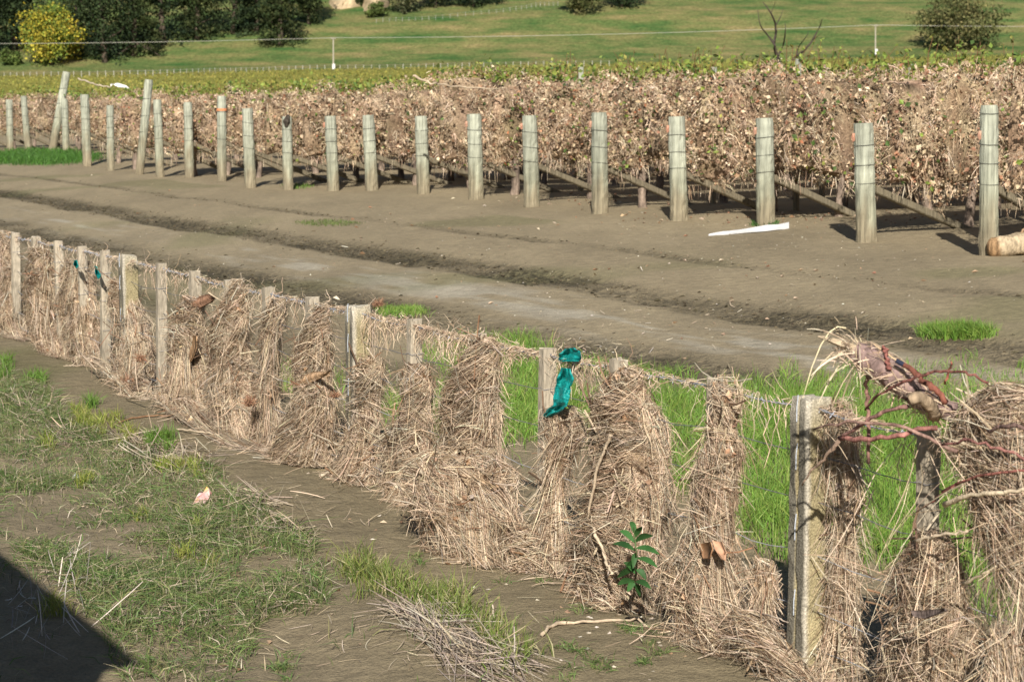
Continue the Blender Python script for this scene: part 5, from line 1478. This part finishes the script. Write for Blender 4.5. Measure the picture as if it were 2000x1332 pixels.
# pale cliff
def cliff(cx, yb, w_, h_, label):
    b = hit(cx, yb, HG, 300); s_ = b[1] / FPX; m = MB(); nu, nv_ = 26, 16
    V = []
    for j in range(nv_):
        for i in range(nu):
            a, f = i / (nu - 1) * 2 - 1, j / (nv_ - 1)
            x = b[0] + a * w_ * s_; z = b[2] - 1 + f * (h_ * s_ + 1) * (1 - .4 * a * a)
            y = b[1] + 6 * f ** 1.6 + 5 * a * a + 1.4 * fbm(x * .5, z * .6, s=160) + .8 * math.floor(3 * f + .4 * noise(x * .4, 0, s=161))
            V.append((x, y, z))
    idx = np.arange(nu * nv_).reshape(nv_, nu)
    Q = np.stack([idx[:-1, :-1], idx[:-1, 1:], idx[1:, 1:], idx[1:, :-1]], -1).reshape(-1, 4)
    V = np.array(V); B2 = V + (0, 9, -2.5); N = len(V)
    m.add(np.vstack([V, B2]), np.vstack([Q, (Q + N)[:, ::-1], [(idx[-1, i], idx[-1, i + 1], N + idx[-1, i + 1], N + idx[-1, i]) for i in range(nu - 1)]]), None, np.clip(np.array([.46, .36, .23]) * (1 + .12 * rng.normal(size=(2 * N, 1))), .05, .8))
    tag(m.build('cliff', M_ROCK), label, 'rock')
cliff(672, 18, 36, 60, 'pale sandstone bank at the top edge beside the dark belt')
cliff(728, 26, 26, 60, 'second pale sandstone bank, left of the willow-like tree')

# bare dead sapling between the vineyard and the hill
b = atD(1526, 140, 92.0); g0 = float(G(b[0], b[1]))
dt = empty('bare_tree', (b[0], b[1], g0)); tag(dt, 'leafless dead sapling forking above the vine tops at right', 'tree')
P0 = np.array([b[0], b[1], g0])
def pt(px, py, dy=0): return atD(px, py, 92.0 + dy)
m = MB(); tube(m, curve([P0, pt(1526, 150), pt(1528, 133)], 6), [.12, .11, .1, .095, .09, .085], 7, (.09, .07, .06)); m.build('trunk', M_BARK, dt, smooth=True)
for pts, r0, r1 in [([(1528, 134), (1518, 112), (1512, 88), (1516, 55), (1505, 25), (1490, 5)], .07, .012), ([(1528, 134), (1550, 115), (1578, 92), (1600, 55), (1606, 38)], .055, .010),
                    ([(1514, 90), (1500, 70), (1485, 50), (1480, 20)], .035, .008), ([(1520, 110), (1530, 88), (1534, 60), (1533, 45)], .035, .008), ([(1556, 108), (1560, 92), (1575, 72), (1580, 60)], .022, .006),
                    ([(1516, 50), (1525, 32), (1530, 18)], .018, .006), ([(1524, 122), (1512, 120), (1500, 112)], .016, .005), ([(1588, 78), (1596, 72), (1603, 66)], .014, .004), ([(1505, 28), (1512, 12), (1514, 0)], .012, .004)]:
    m = MB(); p = curve([pt(a, c_, .6 * rng.normal()) if q else pt(a, c_) for q, (a, c_) in enumerate(pts)], 10); tube(m, p, np.linspace(r0, r1, 10) * 1.5, 5, (.07, .055, .045)); m.build('branch', M_BARK, dt, smooth=True)

# farm shed behind the camera's left: only its shadow reaches the picture
ce = np.array([-1.76, 4.35]); su = DU; sn = -DN
shed = empty('farm_shed', (*(ce + su * 3 + sn * 1.6), float(G(*(ce + su * 3))))); tag(shed, 'small boarded farm shed left of the viewpoint, outside the picture', 'building')
def S3(a, b, z): p = ce + su * a + sn * b; return np.array([p[0], p[1], z])
hw_ = 2.62
m = MB(); box(m, S3(3, 1.6, hw_ / 2 - .1), np.append(su, 0) * 2.95, np.append(sn, 0) * 1.5, (0, 0, hw_ / 2), (.3, .26, .2), .02); wall = m.build('wall', M_BATT, shed)
for q in range(9):
    m = MB(); box(m, S3(3, .085, .18 + q * .28), np.append(su, 0) * 2.93, np.append(sn, 0) * .012, (0, 0, .128), (.33, .29, .22), .004); m.build('board', M_BATT, wall)
m = MB(); V = [S3(-.02, -.02, hw_ - .1), S3(6, -.02, hw_ - .1), S3(6, 1.6, hw_ + .25), S3(-.02, 1.6, hw_ + .25), S3(-.02, 3.2, hw_ - .1), S3(6, 3.2, hw_ - .1)]
V = np.array(V); V = np.vstack([V, V - (0, 0, .05)])
m.add(V, [(0, 1, 2, 3), (3, 2, 5, 4), (9, 8, 7, 6), (10, 11, 8, 9), (0, 6, 7, 1), (4, 5, 11, 10), (1, 7, 8, 2), (2, 8, 11, 5), (0, 3, 9, 6), (3, 4, 10, 9)], None, (.3, .31, .32)); m.build('roof', M_WIRE, shed)
m = MB(); box(m, S3(2.5, .06, 1.0), np.append(su, 0) * .45, np.append(sn, 0) * .02, (0, 0, 1.0), (.2, .12, .08), .01); m.build('door', M_BATT, shed)
